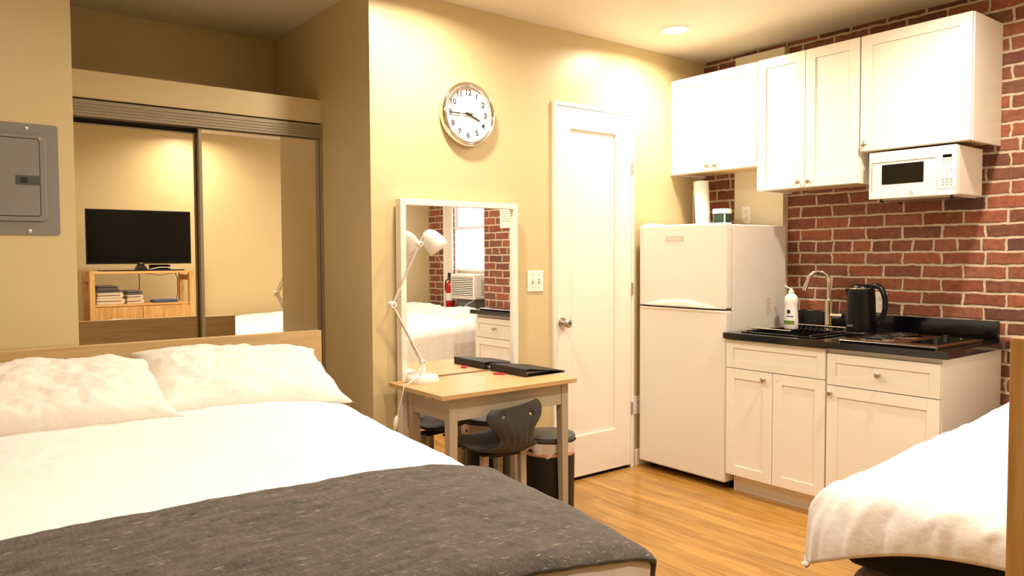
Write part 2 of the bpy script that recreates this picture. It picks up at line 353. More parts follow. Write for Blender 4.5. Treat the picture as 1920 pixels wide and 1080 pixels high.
def dup(root, loc):
    r = root.copy(); COL.objects.link(r); r.location = loc; WORLDLOC[r.name] = Vector(loc)
    for ch in root.children:
        c = ch.copy(); COL.objects.link(c); c.parent = r
        for g in ch.children: d = g.copy(); COL.objects.link(d); d.parent = c
    return r
def fnoise(x, y, z=0, o=3):
    return noise.fractal(Vector((x, y, z)), 1.0, 2.0, o)
# ------------------------------------------------------------------ the room
CEIL = 2.64; YB = 3.337; XK = 4.262; XA = 4.40; YF = -.53; XL = -1.2
def struct(o, label, cat): return tag(o, label, cat, kind='structure')
struct(B(XL - .1, 4.7, YF - .1, 4.7, -.05, 0).build('floor', 'floor'), 'glossy honey oak strip floor', 'floor')
mb = MB()
mb.box(XL - .1, 4.7, YF - .1, 4.7, CEIL, CEIL + .1)
struct(mb.build('ceiling', 'ceiling'), 'cream painted flat ceiling', 'ceiling')
# back wall with the door recess
DX0, DX1, DZ = 2.912, 3.540, 2.203
mb = B(1.84, DX0, YB, YB + .14, 0, CEIL); mb.box(DX1, XK + .14, YB, YB + .14, 0, CEIL); mb.box(DX0, DX1, YB, YB + .14, DZ, CEIL); mb.box(DX0, DX1, YB + .10, YB + .14, 0, DZ)
struct(mb.build('wall_back', 'wall'), 'beige wall carrying the clock and the white door', 'wall')
struct(B(1.74, 1.84, YB, 4.60, 0, CEIL).build('wall_niche_side', 'wall'), 'beige side wall of the closet niche, in shade', 'wall')
struct(B(XL, .488, YB, 4.60, 0, CEIL).build('wall_left_front', 'wall'), 'beige wall carrying the grey breaker panel', 'wall')
struct(B(.488, 1.74, 4.565, 4.60, 0, CEIL).build('wall_niche_back', 'wall'), 'dim beige rear wall of the niche above the closet', 'wall')
struct(B(XL - .1, XL, YF, 4.6, 0, CEIL).build('wall_left', 'wall'), 'beige wall at the far left of the bed', 'wall')
struct(B(XL, XA + .2, YF - .1, YF, 0, CEIL).build('wall_front', 'wall'), 'beige wall behind the television, seen in the closet mirror', 'wall')
WY0, WY1, WZ0, WZ1 = -.045, .60, .80, 2.25
mb = B(XK, XA + .2, .683, YB, 0, CEIL)
mb.box(XA, XA + .2, YF, WY0, 0, CEIL); mb.box(XA, XA + .2, WY1, .683, 0, CEIL); mb.box(XA, XA + .2, WY0, WY1, 0, WZ0); mb.box(XA, XA + .2, WY0, WY1, WZ1, CEIL)
struct(mb.build('wall_right', 'brick'), 'exposed red brick wall behind the kitchenette', 'wall')
# closet header, shelf and track
mb = B(.488, 1.74, 3.90, 3.96, 2.055, 2.178); mb.box(.488, 1.74, 3.96, 4.565, 2.12, 2.178)
struct(mb.build('trim_1', 'wall'), 'beige header board above the sliding closet doors', 'header')
mb = B(.488, 1.738, 3.885, 3.985, 1.972, 2.044)
for z in (1.984, 1.998, 2.012, 2.026): mb.box(.488, 1.738, 3.881, 3.886, z, z + .005)
struct(mb.build('trim_2', 'bronze'), 'ribbed bronze sliding track over the closet doors', 'track')
struct(B(.488, 1.74, 3.93, 3.96, 2.044, 2.055).build('trim_3', 'dark'), 'dark shadow gap above the closet track', 'gap')
struct(B(1.729, 1.7395, 3.886, 3.98, 0, 1.972).build('trim_4', 'bronze', bevel=.002), 'bronze right jamb of the closet', 'jamb')
mb = B(.488, 1.74, 3.885, 3.985, 0, .02)
struct(mb.build('trim_5', 'bronze'), 'bronze floor track of the closet doors', 'track')
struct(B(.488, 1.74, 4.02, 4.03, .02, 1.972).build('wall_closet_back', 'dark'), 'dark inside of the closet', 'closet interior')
def mirror_door(x0, x1, y, ztop, label):
    t = thing('closet_door', label, 'sliding door', ((x0 + x1) / 2, y, .02), 'mirrored sliding closet doors')
    B(x0 + .004, x1 - .004, y, y + .006, .03, ztop - .004).build('mirror_panel', 'mirror_bronze', t)
    s = .016
    mb = B(x0, x0 + s, y - .009, y + .02, .02, ztop); mb.box(x1 - s, x1, y - .009, y + .02, .02, ztop); mb.box(x0 + s, x1 - s, y - .007, y + .02, .02, .045); mb.box(x0 + s, x1 - s, y - .007, y + .02, ztop - .006, ztop)
    mb.build('frame', 'bronze', t, bevel=.002); return t
mirror_door(.49, 1.128, 3.950, 1.950, 'rear mirrored sliding closet door reflecting the television')
mirror_door(1.105, 1.729, 3.910, 1.970, 'front mirrored sliding closet door beside the niche side wall')
struct(B(.488, 1.105, 3.955, 3.98, 1.950, 1.973).build('trim_6', 'dark'), 'dark gap over the rear closet door', 'gap')
# baseboards
struct(B(3.585, XK, YB - .014, YB, 0, .105).build('baseboard_back', 'trim', bevel=.004), 'white baseboard between door and refrigerator', 'baseboard')
struct(B(1.74, 2.88, YB - .014, YB, 0, .105).build('baseboard_back_desk', 'trim', bevel=.004), 'white baseboard behind the desk', 'baseboard')
struct(B(1.726, 1.74, YB - .014, 3.88, 0, .105).build('baseboard_niche', 'trim', bevel=.004), 'white baseboard of the niche side wall', 'baseboard')
struct(B(XL, .488, YB - .014, YB, 0, .105).build('baseboard_left', 'trim', bevel=.004), 'white baseboard under the breaker panel', 'baseboard')
struct(B(XL, XA, YF, YF + .014, 0, .105).build('baseboard_front', 'trim', bevel=.004), 'white baseboard of the television wall', 'baseboard')

# door casing and door
mb = B(2.893, DX0 + .004, YB - .018, YB + .03, 0, DZ + .022); mb.box(DX1 - .002, DX1 + .020, YB - .018, YB + .03, 0, DZ + .022); mb.box(DX0 + .004, DX1 - .002, YB - .018, YB + .03, DZ, DZ + .022)
struct(mb.build('trim_7', 'trim', bevel=.003), 'white casing around the panelled door', 'door casing')
struct(B(DX0, DX1, YB - .006, YB + .10, 0, .004).build('door_shade', 'dark'), 'dark strip standing in for the shade under the white door', 'shade strip')  # dark strip added as the shade in the gap below the door
d = thing('door_1', 'tall white one-panel door with a round metal knob', 'door', (3.2, YB, 0), kind='structure')
x0, x1, z0, z1, y0, y1 = DX0 + .007, DX1 - .004, .020, DZ - .003, YB - .014, YB + .026
px0, px1, pz0, pz1 = 3.022, 3.398, .265, 2.078
mb = B(x0, px0, y0, y1, z0, z1); mb.box(px1, x1, y0, y1, z0, z1); mb.box(px0, px1, y0, y1, z0, pz0); mb.box(px0, px1, y0, y1, pz1, z1); mb.box(px0, px1, y0 + .014, y1, pz0, pz1)
mb.build('door_panel', 'trim', d, bevel=.002)
k = MB().lathe((2.958, y0, .950), (0, -1, 0), [(0, 0), (.031, 0), (.031, .006), (.013, .009), (.011, .030), (.022, .036), (.028, .048), (.027, .058), (.018, .066), (.006, .067), (0, .065)], 32).build('knob', 'nickel', d, smooth=50)
MB().lathe((2.958, y0 - .0665, .950), (0, -1, 0), [(0, 0), (.005, 0), (.005, .004), (0, .004)], 12).build('keyhole', 'steel_dark', k)
B(x0 - .004, x0 + .001, y0 - .001, y0 + .012, .915, .985).build('latch_plate', 'nickel', d)
for zc in (1.884, 1.13, .377):
    mb = B(x1 + .001, x1 + .016, y0 - .006, y0 - .001, zc - .037, zc + .037); mb.cyl((x1 + .003, y0 - .006, zc - .040), (x1 + .003, y0 - .006, zc + .040), .0055, 10)
    mb.build('hinge', 'nickel', d)

# ------------------------------------------------------------------ window in the brick alcove, reflected in the wall mirror
wn = thing('window_1', 'tall sash window in the brick alcove, seen in the white-framed mirror', 'window', (XA, .3, WZ0), kind='structure')
fx0, fx1 = XA - .02, XA + .13
mb = B(fx0, XA + .04, WY0 - .155, WY0 - .005, WZ0, WZ1 + .12); mb.box(fx0, XA + .04, WY1 - .01, .682, WZ0, WZ1 + .12); mb.box(fx0, XA + .04, WY0 - .005, WY1 - .01, WZ1, WZ1 + .12)
mb.box(fx0 - .006, XA + .02, WY0 - .165, WY0 - .135, WZ0, WZ1 + .13)
mb.build('casing', 'trim', wn, bevel=.004)
mb = B(XA + .01, fx1, WY0 - .02, WY0 + .001, WZ0, WZ1); mb.box(XA + .01, fx1, WY1 - .03, WY1, WZ0, WZ1)
mb.build('jamb', 'trim', wn, bevel=.003)
# lower sash raised above the air conditioner
mb = B(XA + .01, XA + .03, WY0 + .002, WY0 + .018, 1.19, 1.640); mb.box(XA + .01, XA + .03, WY1 - .06, WY1 - .03, 1.19, 1.640); mb.box(XA + .01, XA + .03, WY0 + .018, WY1 - .06, 1.19, 1.212); mb.box(XA + .01, XA + .03, WY0 + .018, WY1 - .06, 1.618, 1.640)
s1 = mb.build('lower_sash', 'trim', wn, bevel=.003)
B(XA + .018, XA + .022, WY0 + .018, WY1 - .06, 1.212, 1.618).build('pane', 'pane', s1)
mb = B(XA + .035, XA + .055, WY0 + .002, WY0 + .018, 1.61, WZ1); mb.box(XA + .035, XA + .055, WY1 - .06, WY1 - .03, 1.60, WZ1); mb.box(XA + .035, XA + .055, WY0 + .018, WY1 - .06, 1.61, 1.63); mb.box(XA + .035, XA + .055, WY0 + .018, WY1 - .06, WZ1 - .04, WZ1)
s2 = mb.build('upper_sash', 'trim', wn, bevel=.003)
B(XA + .043, XA + .047, WY0 + .018, WY1 - .06, 1.63, WZ1 - .04).build('pane', 'pane_shade', s2)
B(XA + .02, XA + .06, WY0 + .01, WY1 - .03, .80, .90).build('filler_board', 'trim', wn)
B(XA + .03, XA + .05, WY0 + .01, WY1 - .03, .90, 1.19).build('filler_panel', 'white_plastic', wn)
l = B(4.278, XA, -.36, .678, .752, .797).build('ledge', 'granite', bevel=.006); tag(l, 'black stone ledge under the window, seen in the mirror', 'ledge')
# air conditioner
ac = thing('air_conditioner', 'white window air conditioner with louvred grille', 'air conditioner', (4.33, .33, .915))
mb = B(4.262, 4.42, .118, .535, .92, 1.165); mb.build('casing', 'white_plastic', ac, bevel=.012)
mb = MB(); mb.box(4.250, 4.262, .118, .535, .92, 1.165); mb.build('front_panel', 'white_plastic', ac, bevel=.005)
mb = MB()
for i in range(11): z = .945 + i * .0178; mb.box(4.243, 4.2505, .135, .505, z, z + .0095)
mb.build('louvre', 'white_plastic', ac, bevel=.001)
B(4.2485, 4.2503, .135, .505, .943, 1.138).build('grille_back', 'steel_dark', ac)
mb = MB()
for i in range(9): z = .96 + i * .018; mb.box(4.33, 4.39, .5352, .5362, z, z + .006)
mb.build('side_vent', 'grey_metal', ac)
B(4.30, 4.40, .17, .48, .797, .92).build('support_block', 'grey_metal', ac)
MB().tube([(4.28, .50, .92), (4.27, .47, .90), (4.255, .40, .87), (4.24, .34, .82), (4.235, .32, .75), (4.235, .33, .70)], .005, 8).build('cord', 'white_plastic', ac, smooth=60)
fe = thing('fire_extinguisher', 'red fire extinguisher with a black handle on the window ledge', 'fire extinguisher', (4.335, -.015, .797))
c_ = (4.335, -.015)
MB().lathe((*c_, .797), (0, 0, 1), [(0, 0), (.046, 0), (.048, .01), (.048, .235), (.042, .265), (.022, .285), (.016, .29), (0, .29)], 28).build('cylinder', 'red', fe, smooth=40)
MB().lathe((*c_, .89), (0, 0, 1), [(.0485, 0), (.0485, .075)], 28).build('label', 'label_white', fe, smooth=40)
mb = MB().lathe((*c_, 1.085), (0, 0, 1), [(0, 0), (.016, 0), (.016, .03), (.010, .05), (0, .05)], 16); mb.box(c_[0] - .008, c_[0] + .008, c_[1] - .045, c_[1] + .035, 1.118, 1.128)
mb.prism([(-.045, .0), (.03, .0), (.04, .03), (-.035, .045)], (c_[0] - .006, c_[1], 1.130), (0, 1, 0), (0, 0, 1), (1, 0, 0), .012); mb.build('valve_handle', 'black_matte', fe)
MB().tube([(c_[0] - .01, c_[1] - .02, 1.11), (c_[0] - .02, c_[1] - .055, 1.09), (c_[0] - .03, c_[1] - .05, 1.03), (c_[0] - .035, c_[1] - .038, .99)], .007, 8).build('hose', 'rubber', fe, smooth=60)
pp = thing('notice_paper', 'white notice sheet taped on the brick pier, seen in the mirror', 'notice', (XK, 1.06, 1.6))
B(XK - .002, XK, .935, 1.20, 1.598, 1.90).build('sheet', 'kraft', pp)
mb = MB()
for i in range(9): mb.box(XK - .0026, XK - .0019, .965, 1.09 if i % 3 else 1.12, 1.66 + i * .022, 1.664 + i * .022)
mb.build('printed_lines', 'ink_grey', pp)

# ------------------------------------------------------------------ breaker panel
bp = thing('breaker_panel', 'grey steel electrical breaker panel on the beige wall', 'breaker panel', (.255, YB, 1.42))
mb = MB().prism(rrect(.362, .411, .012), (.255, YB, 1.627), (1, 0, 0), (0, 0, 1), (0, -1, 0), .004); mb.build('cover_plate', 'grey_metal', bp, bevel=.0015)
mb = MB(); mb.prism(rrect(.275, .318, .020), (.257, YB - .004, 1.632), (1, 0, 0), (0, 0, 1), (0, -1, 0), .010); mb.build('raised_frame', 'grey_metal', bp, bevel=.006, seg=3)
dr = MB().prism(rrect(.238, .282, .010), (.253, YB - .0135, 1.634), (1, 0, 0), (0, 0, 1), (0, -1, 0), .0025).build('door', 'grey_metal', bp, bevel=.001)
MB().prism(rrect(.243, .287, .012), (.253, YB - .013, 1.634), (1, 0, 0), (0, 0, 1), (0, -1, 0), .0015).build('door_seam', 'dark', bp)
lt = B(.297, .374, YB - .0185, YB - .0155, 1.607, 1.640).build('latch', 'grey_dark', dr, bevel=.001)
B(.311, .333, YB - .0195, YB - .0183, 1.613, 1.633).build('latch_slot', 'black_matte', dr)
MB().tube([(.322 + .009 * math.cos(a), YB - .0162, 1.651 + .009 * math.sin(a)) for a in [R(q) for q in range(-20, 200, 20)]], .0009, 6).build('embossed_mark', 'grey_metal', dr)
for sx_, sz_ in ((.335, 1.815), (.337, 1.438), (.175, 1.815), (.177, 1.438)):
    MB().lathe((sx_, YB - .004, sz_), (0, -1, 0), [(0, 0), (.0065, 0), (.0065, .002), (.003, .004), (0, .004)], 14).build('screw', 'screw', bp, smooth=40)
MB().lathe((.374, YB - .014, 1.778), (0, -1, 0), [(0, 0), (.005, 0), (.003, .002), (0, .002)], 12).build('screw', 'screw', bp, smooth=40)

# ------------------------------------------------------------------ downlights
for x, y, wts, lb in DOWNLIGHTS:
    t = thing('downlight', lb, 'ceiling light', (x, y, CEIL), 'recessed downlights')
    MB().lathe((x, y, CEIL), (0, 0, -1), [(.062, -.001), (.088, -.001), (.088, .003), (.080, .006), (.066, .006), (.062, 0)], 40).build('trim_ring', 'white_plastic', t, smooth=40)
    MB().lathe((x, y, CEIL), (0, 0, -1), [(0, .003), (.064, .003), (.064, .004), (0, .004)], 32).build('lens', 'lens', t)
    ld = bpy.data.lights.new('downlight_lamp', 'AREA'); ld.shape = 'DISK'; ld.size = .12; ld.energy = wts; ld.color = LAMP_COL; ld.spread = R(165)
    lo = bpy.data.objects.new('downlight_lamp', ld); COL.objects.link(lo); lo.parent = t; lo.location = (0, 0, -.008)

# ------------------------------------------------------------------ wall clock
ck = thing('wall_clock', 'round chrome-rimmed wall clock with black numerals', 'clock', (2.29, YB, 2.078))
cc = Vector((2.293, YB, 2.078))
MB().lathe(cc, (0, -1, 0), [(.155, 0), (.163, .006), (.168, .02), (.166, .038), (.158, .047), (.150, .049), (.144, .046), (.141, .034), (.140, .028)], 72).build('rim', 'chrome', ck, smooth=60)
MB().lathe(cc, (0, -1, 0), [(0, .02), (.142, .02), (.142, .0285), (0, .0285)], 64).build('dial', 'clockface', ck)
fy = cc.y - .0287; U = Vector((1, 0, 0)); V = Vector((0, 0, 1))
for h in range(1, 13):
    a = R(90 - 30 * h); rr = .110
    text('numeral', str(h), .041, (cc.x + rr * math.cos(a), fy, cc.z + rr * math.sin(a)), U, V, 'ink', ck, .0003, sx=1.05, bold=.0007)
for k in range(12):
    mb = MB()
    a = R(30 * k); dv = U * math.cos(a) + V * math.sin(a); pv = U * -math.sin(a) + V * math.cos(a); o = Vector((cc.x, fy, cc.z))
    mb.prism([(-.0010, .131), (.0010, .131), (.0010, .138), (-.0010, .138)], o, pv, dv, (0, -1, 0), .0004); mb.build('minute_mark', 'ink', ck)
def hand(name, ang, l0, l1, wd, lift, gap=None):
    a = R(90 - ang); dv = U * math.cos(a) + V * math.sin(a); pv = U * -math.sin(a) + V * math.cos(a); mb = MB(); o = Vector((cc.x, fy - lift, cc.z))
    for a0, a1 in ([(l0, l1)] if not gap else [(l0, gap[0]), (gap[1], l1)]): mb.prism([(-wd, a0), (wd, a0), (wd * .8, a1), (-wd * .8, a1)], o, pv, dv, (0, -1, 0), .0012)
    mb.build(name, 'ink', ck)
hand('hour_hand', 112.5, -.018, .076, .0042, .004)
hand('minute_hand', 268.5, -.026, .122, .0034, .007, (.040, .053))
MB().cyl((cc.x, fy, cc.z), (cc.x, fy - .010, cc.z), .006, 16).build('hub', 'ink', ck)
text('maker_mark', 'quartz', .007, (cc.x, fy, cc.z - .045), U, V, 'ink_grey', ck, .0002)

# ------------------------------------------------------------------ switches and outlets on the back wall
sw = thing('light_switch', 'white double toggle light switch plate left of the door', 'light switch', (2.766, YB, 1.2))
B(2.708, 2.824, YB - .006, YB, 1.137, 1.255).build('plate', 'white_plastic', sw, bevel=.003)
for xx in (2.743, 2.789):
    B(xx - .005, xx + .005, YB - .0075, YB - .006, 1.184, 1.208).build('toggle_slot', 'ink_grey', sw)
    MB().prism([(0, -.006), (.014, .003), (.014, .008), (0, .006)], (xx - .0035, YB - .006, 1.196), (0, -1, 0), (0, 0, 1), (1, 0, 0), .007).build('toggle', 'white_plastic', sw)
    for zz in (1.160, 1.232): MB().cyl((xx, YB - .006, zz), (xx, YB - .0072, zz), .003, 10).build('screw', 'screw', sw)
def outlet(o, u, n_, label, w_=.070, h_=.115):
    """duplex outlet on a wall; u is sideways, n_ points into the room"""
    o = Vector(o); u = Vector(u); n_ = Vector(n_); v = Vector((0, 0, 1)); t = thing('power_outlet', label, 'outlet', o)
    MB().prism(rrect(w_, h_, .004, 3), o, u, v, n_, .005).build('plate', 'white_plastic', t, bevel=.0015)
    for s in (-1, 1):
        c = o + n_ * .005 + v * (s * .021)
        f = MB().prism(rrect(.031, .030, .011), c, u, v, n_, .0018).build('socket', 'white_plastic', t)
        mb = MB()
        for q in (-.0065, .0065): mb.prism([(q - .0013, .0), (q + .0013, .0), (q + .0013, .008), (q - .0013, .008)], c + n_ * .0018, u, v, n_, .0004)
        mb.prism([(-.0025, -.010), (.0025, -.010), (.0025, -.005), (-.0025, -.005)], c + n_ * .0018, u, v, n_, .0004)
        mb.build('slots', 'ink', f)
    return t
outlet((3.608, YB, .388), (1, 0, 0), (0, -1, 0), 'white outlet low on the beige wall between door and refrigerator')
# ------------------------------------------------------------------ kitchenette
def shaker(name, parent, xf, y0, y1, z0, z1, st=.055, th=.019, m='cabinet', rec=.007):
    mb = B(xf, xf + th, y0, y0 + st, z0, z1); mb.box(xf, xf + th, y1 - st, y1, z0, z1); mb.box(xf, xf + th, y0 + st, y1 - st, z0, z0 + st); mb.box(xf, xf + th, y0 + st, y1 - st, z1 - st, z1)
    mb.box(xf + rec, xf + th, y0 + st, y1 - st, z0 + st, z1 - st)
    return mb.build(name, m, parent, bevel=.0015)
def cab_knob(parent, xf, y, z):
    return MB().lathe((xf, y, z), (-1, 0, 0), [(0, 0), (.008, 0), (.006, .004), (.0055, .012), (.010, .016), (.0145, .021), (.0150, .025), (.011, .029), (0, .030)], 24).build('knob', 'nickel', parent, smooth=50)
# upper cabinets
XU = 3.907
def upper(label, y0, y1, z0, z1, doors, filler=0):
    t = thing('wall_cabinet', label, 'cabinet', (4.08, (y0 + y1) / 2, z0), 'white wall cabinets')
    mb = B(XU + .021, XK - .003, y0, y0 + .016, z0, z1); mb.box(XU + .021, XK - .003, y1 - .016, y1, z0, z1); mb.box(XU + .021, XK - .003, y0 + .016, y1 - .016, z1 - .016, z1); mb.box(XK - .01, XK - .003, y0 + .016, y1 - .016, z0 + .02, z1 - .016)
    mb.box(XU + .021, XU + .04, y0 + .016, y1 - .016, z0, z0 + .03)
    if filler: mb.box(XU + .012, XU + .021, y1 - filler, y1, z0, z1)
    mb.build('body', 'cabinet', t, bevel=.001)
    B(XU + .04, XK - .012, y0 + .016, y1 - .016, z0 + .012, z0 + .024).build('bottom_panel', 'cab_under', t)
    for (a, b, ky, kz) in doors:
        dd = shaker('door', t, XU, a, b, z0 + .002, z1 - .002); cab_knob(dd, XU, ky, kz)
    return t
upper('white two-door wall cabinet in the corner above the refrigerator', 2.680, 3.333, 1.862, 2.469, [(2.683, 2.989, 2.963, 1.893), (2.993, 3.305, 3.022, 1.895)], .03)
upper('tall white two-door wall cabinet between the corner one and the one over the microwave', 2.060, 2.676, 1.713, 2.471, [(2.063, 2.367, 2.340, 1.747), (2.371, 2.673, 2.402, 1.747)])
upper('large single-door white wall cabinet above the microwave', 1.520, 2.056, 1.874, 2.471, [(1.523, 2.053, 2.026, 1.910)])
# microwave
mw = thing('microwave', 'small white microwave hanging under the right wall cabinet', 'microwave', (4.05, 1.79, 1.62))
my0, my1, mz0, mz1 = 1.578, 2.000, 1.622, 1.860
B(3.925, 4.20, my0, my1, mz0 + .004, mz1).build('case', 'white_plastic', mw, bevel=.004)
for a in (my0 + .06, my1 - .09): B(4.0, 4.06, a, a + .03, mz1, 1.874).build('mounting_bracket', 'steel_dark', mw)
dw = B(3.900, 3.925, 1.668, my1, mz0, mz1).build('door', 'white_plastic', mw, bevel=.004)
mb = B(3.8975, 3.9005, 1.672, 1.985, 1.806, 1.8085); mb.box(3.8975, 3.9005, 1.983, 1.985, 1.66, 1.806); mb.build('door_groove', 'ink_grey', dw)
MB().prism(rrect(.205, .100, .004), (3.900, 1.830, 1.7435), (0, 1, 0), (0, 0, 1), (-1, 0, 0), .0015).build('window', 'black_glass', dw)
cpn = B(3.900, 3.925, my0, 1.666, mz0, mz1).build('control_panel', 'white_plastic', mw, bevel=.004)
B(3.8985, 3.9003, 1.599, 1.640, 1.802, 1.816).build('display', 'black_glass', cpn)
B(3.8988, 3.9003, my0 + .008, 1.662, 1.652, 1.6535).build('button_groove', 'ink_grey', cpn)
for r_, row in enumerate(['123', '456', '789', '+0-']):
    for c_, ch in enumerate(row): text('key_digit', ch, .011, (3.8995, 1.640 - c_ * .019, 1.762 - r_ * .016), (0, -1, 0), (0, 0, 1), 'ink_grey', cpn, .0004)
for zz, hh in ((1.790, .003), (1.779, .003), (1.695, .005), (1.682, .005), (1.669, .005)):
    for c_ in range(3): B(3.8990, 3.9003, 1.595 + c_ * .018, 1.606 + c_ * .018, zz, zz + hh).build('key_label', 'ink_grey', cpn)
lg = MB().tube([(3.8995, 1.786 + .0095 * math.cos(R(a)), 1.642 + .0095 * math.sin(R(a))) for a in range(0, 360, 15)], .0010, 6, closed=True).build('round_emblem', 'ink_grey', dw)
text('emblem_letters', 'GE', .010, (3.8995, 1.786, 1.642), (0, -1, 0), (0, 0, 1), 'ink_grey', lg, .0004)
mb = B(3.95, 4.18, my0 + .02, my1 - .02, mz0 - .006, mz0 + .004); mb.build('base_plate', 'steel', mw)
for fx, fy_ in ((3.96, my0 + .04), (3.96, my1 - .04), (4.16, my0 + .04), (4.16, my1 - .04)): MB().cyl((fx, fy_, mz0 - .014), (fx, fy_, mz0 + .004), .012, 14).build('foot', 'black_matte', mw)
# base cabinets
XBF = 3.580
def base(label, y0, y1, fronts):
    t = thing('base_cabinet', label, 'cabinet', (3.9, (y0 + y1) / 2, 0), 'white base cabinets')
    mb = B(XBF + .02, XK - .003, y0, y0 + .016, .107, .874); mb.box(XBF + .02, XK - .003, y1 - .016, y1, .107, .874); mb.box(XBF + .02, XK - .003, y0 + .016, y1 - .016, .107, .123); mb.box(XBF + .02, XBF + .038, y0 + .016, y1 - .016, .848, .874); mb.box(XBF + .02, XBF + .034, y0 + .016, y1 - .016, .69, .72); mb.box(XK - .01, XK - .003, y0 + .016, y1 - .016, .123, .874)
    mb.build('body', 'cabinet', t, bevel=.001)
    B(XBF + .082, XBF + .098, y0, y1, 0, .107).build('toe_kick', 'cabinet', t)
    B(XBF + .098, XK - .01, y0, y0 + .016, 0, .107).build('plinth_side', 'cabinet', t)
    for kind, a, b, c, d_, kn in fronts:
        st = .055 if kind == 'door' else .045
        dd = shaker(kind, t, XBF, a, b, c, d_, st)
        if kn: cab_knob(dd, XBF, *kn)
    return t
A = base('white sink base cabinet with two doors beside the refrigerator', 2.042, 2.640, [('drawer', 2.045, 2.637, .712, .868, None), ('door', 2.345, 2.637, .109, .708, (2.389, .670)), ('door', 2.045, 2.341, .109, .708, None)])
MB().cyl((XBF + .0005, 2.315, .672), (XBF - .0008, 2.315, .672), .0035, 12).build('empty_knob_hole', 'cab_under', A)
base('white base cabinet with one drawer and one door at the open end of the counter', 1.497, 2.038, [('drawer', 1.500, 2.035, .692, .848, (1.772, .770)), ('door', 1.500, 2.035, .109, .688, (2.012, .652))])
# counter
ct = thing('countertop', 'black granite worktop with a low backsplash', 'countertop', (3.9, 2.05, .875))
SY0, SY1, SX0, SX1 = 2.135, 2.565, 3.64, 4.03
mb = B(3.553, SX0, 1.460, 2.641, .875, .908); mb.box(SX1, 4.258, 1.460, 2.641, .875, .908); mb.box(SX0, SX1, 1.460, SY0, .875, .908); mb.box(SX0, SX1, SY1, 2.641, .875, .908)
mb.build('slab', 'granite', ct)
B(4.236, 4.258, 1.505, 2.641, .908, 1.004).build('backsplash', 'granite', ct, bevel=.003)
sk = thing('sink', 'black drop-in sink in the worktop beside the refrigerator', 'sink', (3.83, 2.35, .76))
mb = MB(); q = .008
mb.box(SX0 - .012, SX0 + q, SY0 - .012, SY1 + .012, .9085, .914); mb.box(SX1 - q, SX1 + .012, SY0 - .012, SY1 + .012, .9085, .914); mb.box(SX0 + q, SX1 - q, SY0 - .012, SY0 + q, .9085, .914); mb.box(SX0 + q, SX1 - q, SY1 - q, SY1 + .012, .9085, .914)
mb.build('rim', 'granite', sk, bevel=.002)
mb = B(SX0 + .001, SX0 + .006, SY0 + .001, SY1 - .001, .76, .9085); mb.box(SX1 - .006, SX1 - .001, SY0 + .001, SY1 - .001, .76, .9085); mb.box(SX0 + .006, SX1 - .006, SY0 + .001, SY0 + .006, .76, .9085); mb.box(SX0 + .006, SX1 - .006, SY1 - .006, SY1 - .001, .76, .9085); mb.box(SX0 + .006, SX1 - .006, SY0 + .006, SY1 - .006, .76, .766)
mb.build('bowl', 'granite', sk)
MB().lathe((3.84, 2.35, .766), (0, 0, 1), [(0, .002), (.03, .002), (.042, .004), (.044, 0)], 24).build('drain', 'steel', sk)
# wire dish rack across the sink
rk = thing('dish_rack', 'low chrome wire dish rack lying over the sink', 'dish rack', (3.83, 2.36, .914))
for nm, xx, a, b, z in (('front_rail', 3.685, 2.30, 2.57, .932), ('rear_rail', 4.02, 2.155, 2.56, .938)):
    MB().tube([(xx, a, z), (xx, b, z)], .0042, 8).build(nm, 'chrome', rk, smooth=60)
for i in range(12):
    yy = 2.19 + i * .0315
    MB().tube([(4.02, yy, .938), (4.012, yy, .925), (3.985, yy, .898), (3.70, yy, .893), (3.69, yy, .91), (3.685, yy, .928)], .0012, 6).build('wire', 'steel_dark', rk, smooth=60)
for yy in (2.175, 2.565):
    MB().tube([(4.02, yy, .936), (3.99, yy, .917), (3.66, yy, .917)], .0035, 8).build('end_rail', 'chrome', rk, smooth=60)
# faucet
fc = thing('faucet', 'chrome gooseneck kitchen faucet with side lever', 'faucet', (4.10, 2.325, .908))
F0 = Vector((4.10, 2.325, .908)); dirv = Vector((-.50, .86, 0)).normalized()
MB().lathe(F0, (0, 0, 1), [(0, 0), (.027, 0), (.027, .006), (.021, .010), (.020, .17), (.0175, .178), (.0, .18)], 28).build('body', 'chrome', fc, smooth=45)
pts = [F0 + Vector((0, 0, z)) for z in (.17, .22, .26)]; Rr = .056
for k in range(0, 13): a = R(180 - 14.2 * k); pts.append(F0 + Vector((0, 0, .278)) + dirv * (Rr + Rr * math.cos(a)) + Vector((0, 0, Rr * math.sin(a))))
e = pts[-1]; tdir = (pts[-1] - pts[-2]).normalized(); pts.append(e + tdir * .03)
MB().tube(pts, .0105, 14).build('spout', 'chrome', fc, smooth=60)
MB().cyl(pts[-1] - tdir * .012, pts[-1] + tdir * .032, .0135, 18).build('spray_tip', 'chrome', fc, smooth=40)
MB().cyl(F0 + Vector((0, -.015, .085)), F0 + Vector((0, -.085, .085)), .0165, 20).build('lever_housing', 'chrome', fc, smooth=40, bevel=.002)
MB().tube([F0 + Vector((0, -.066, .098)), F0 + Vector((-.002, -.068, .14)), F0 + Vector((-.004, -.070, .172))], .0035, 8).build('lever', 'chrome', fc, smooth=60)
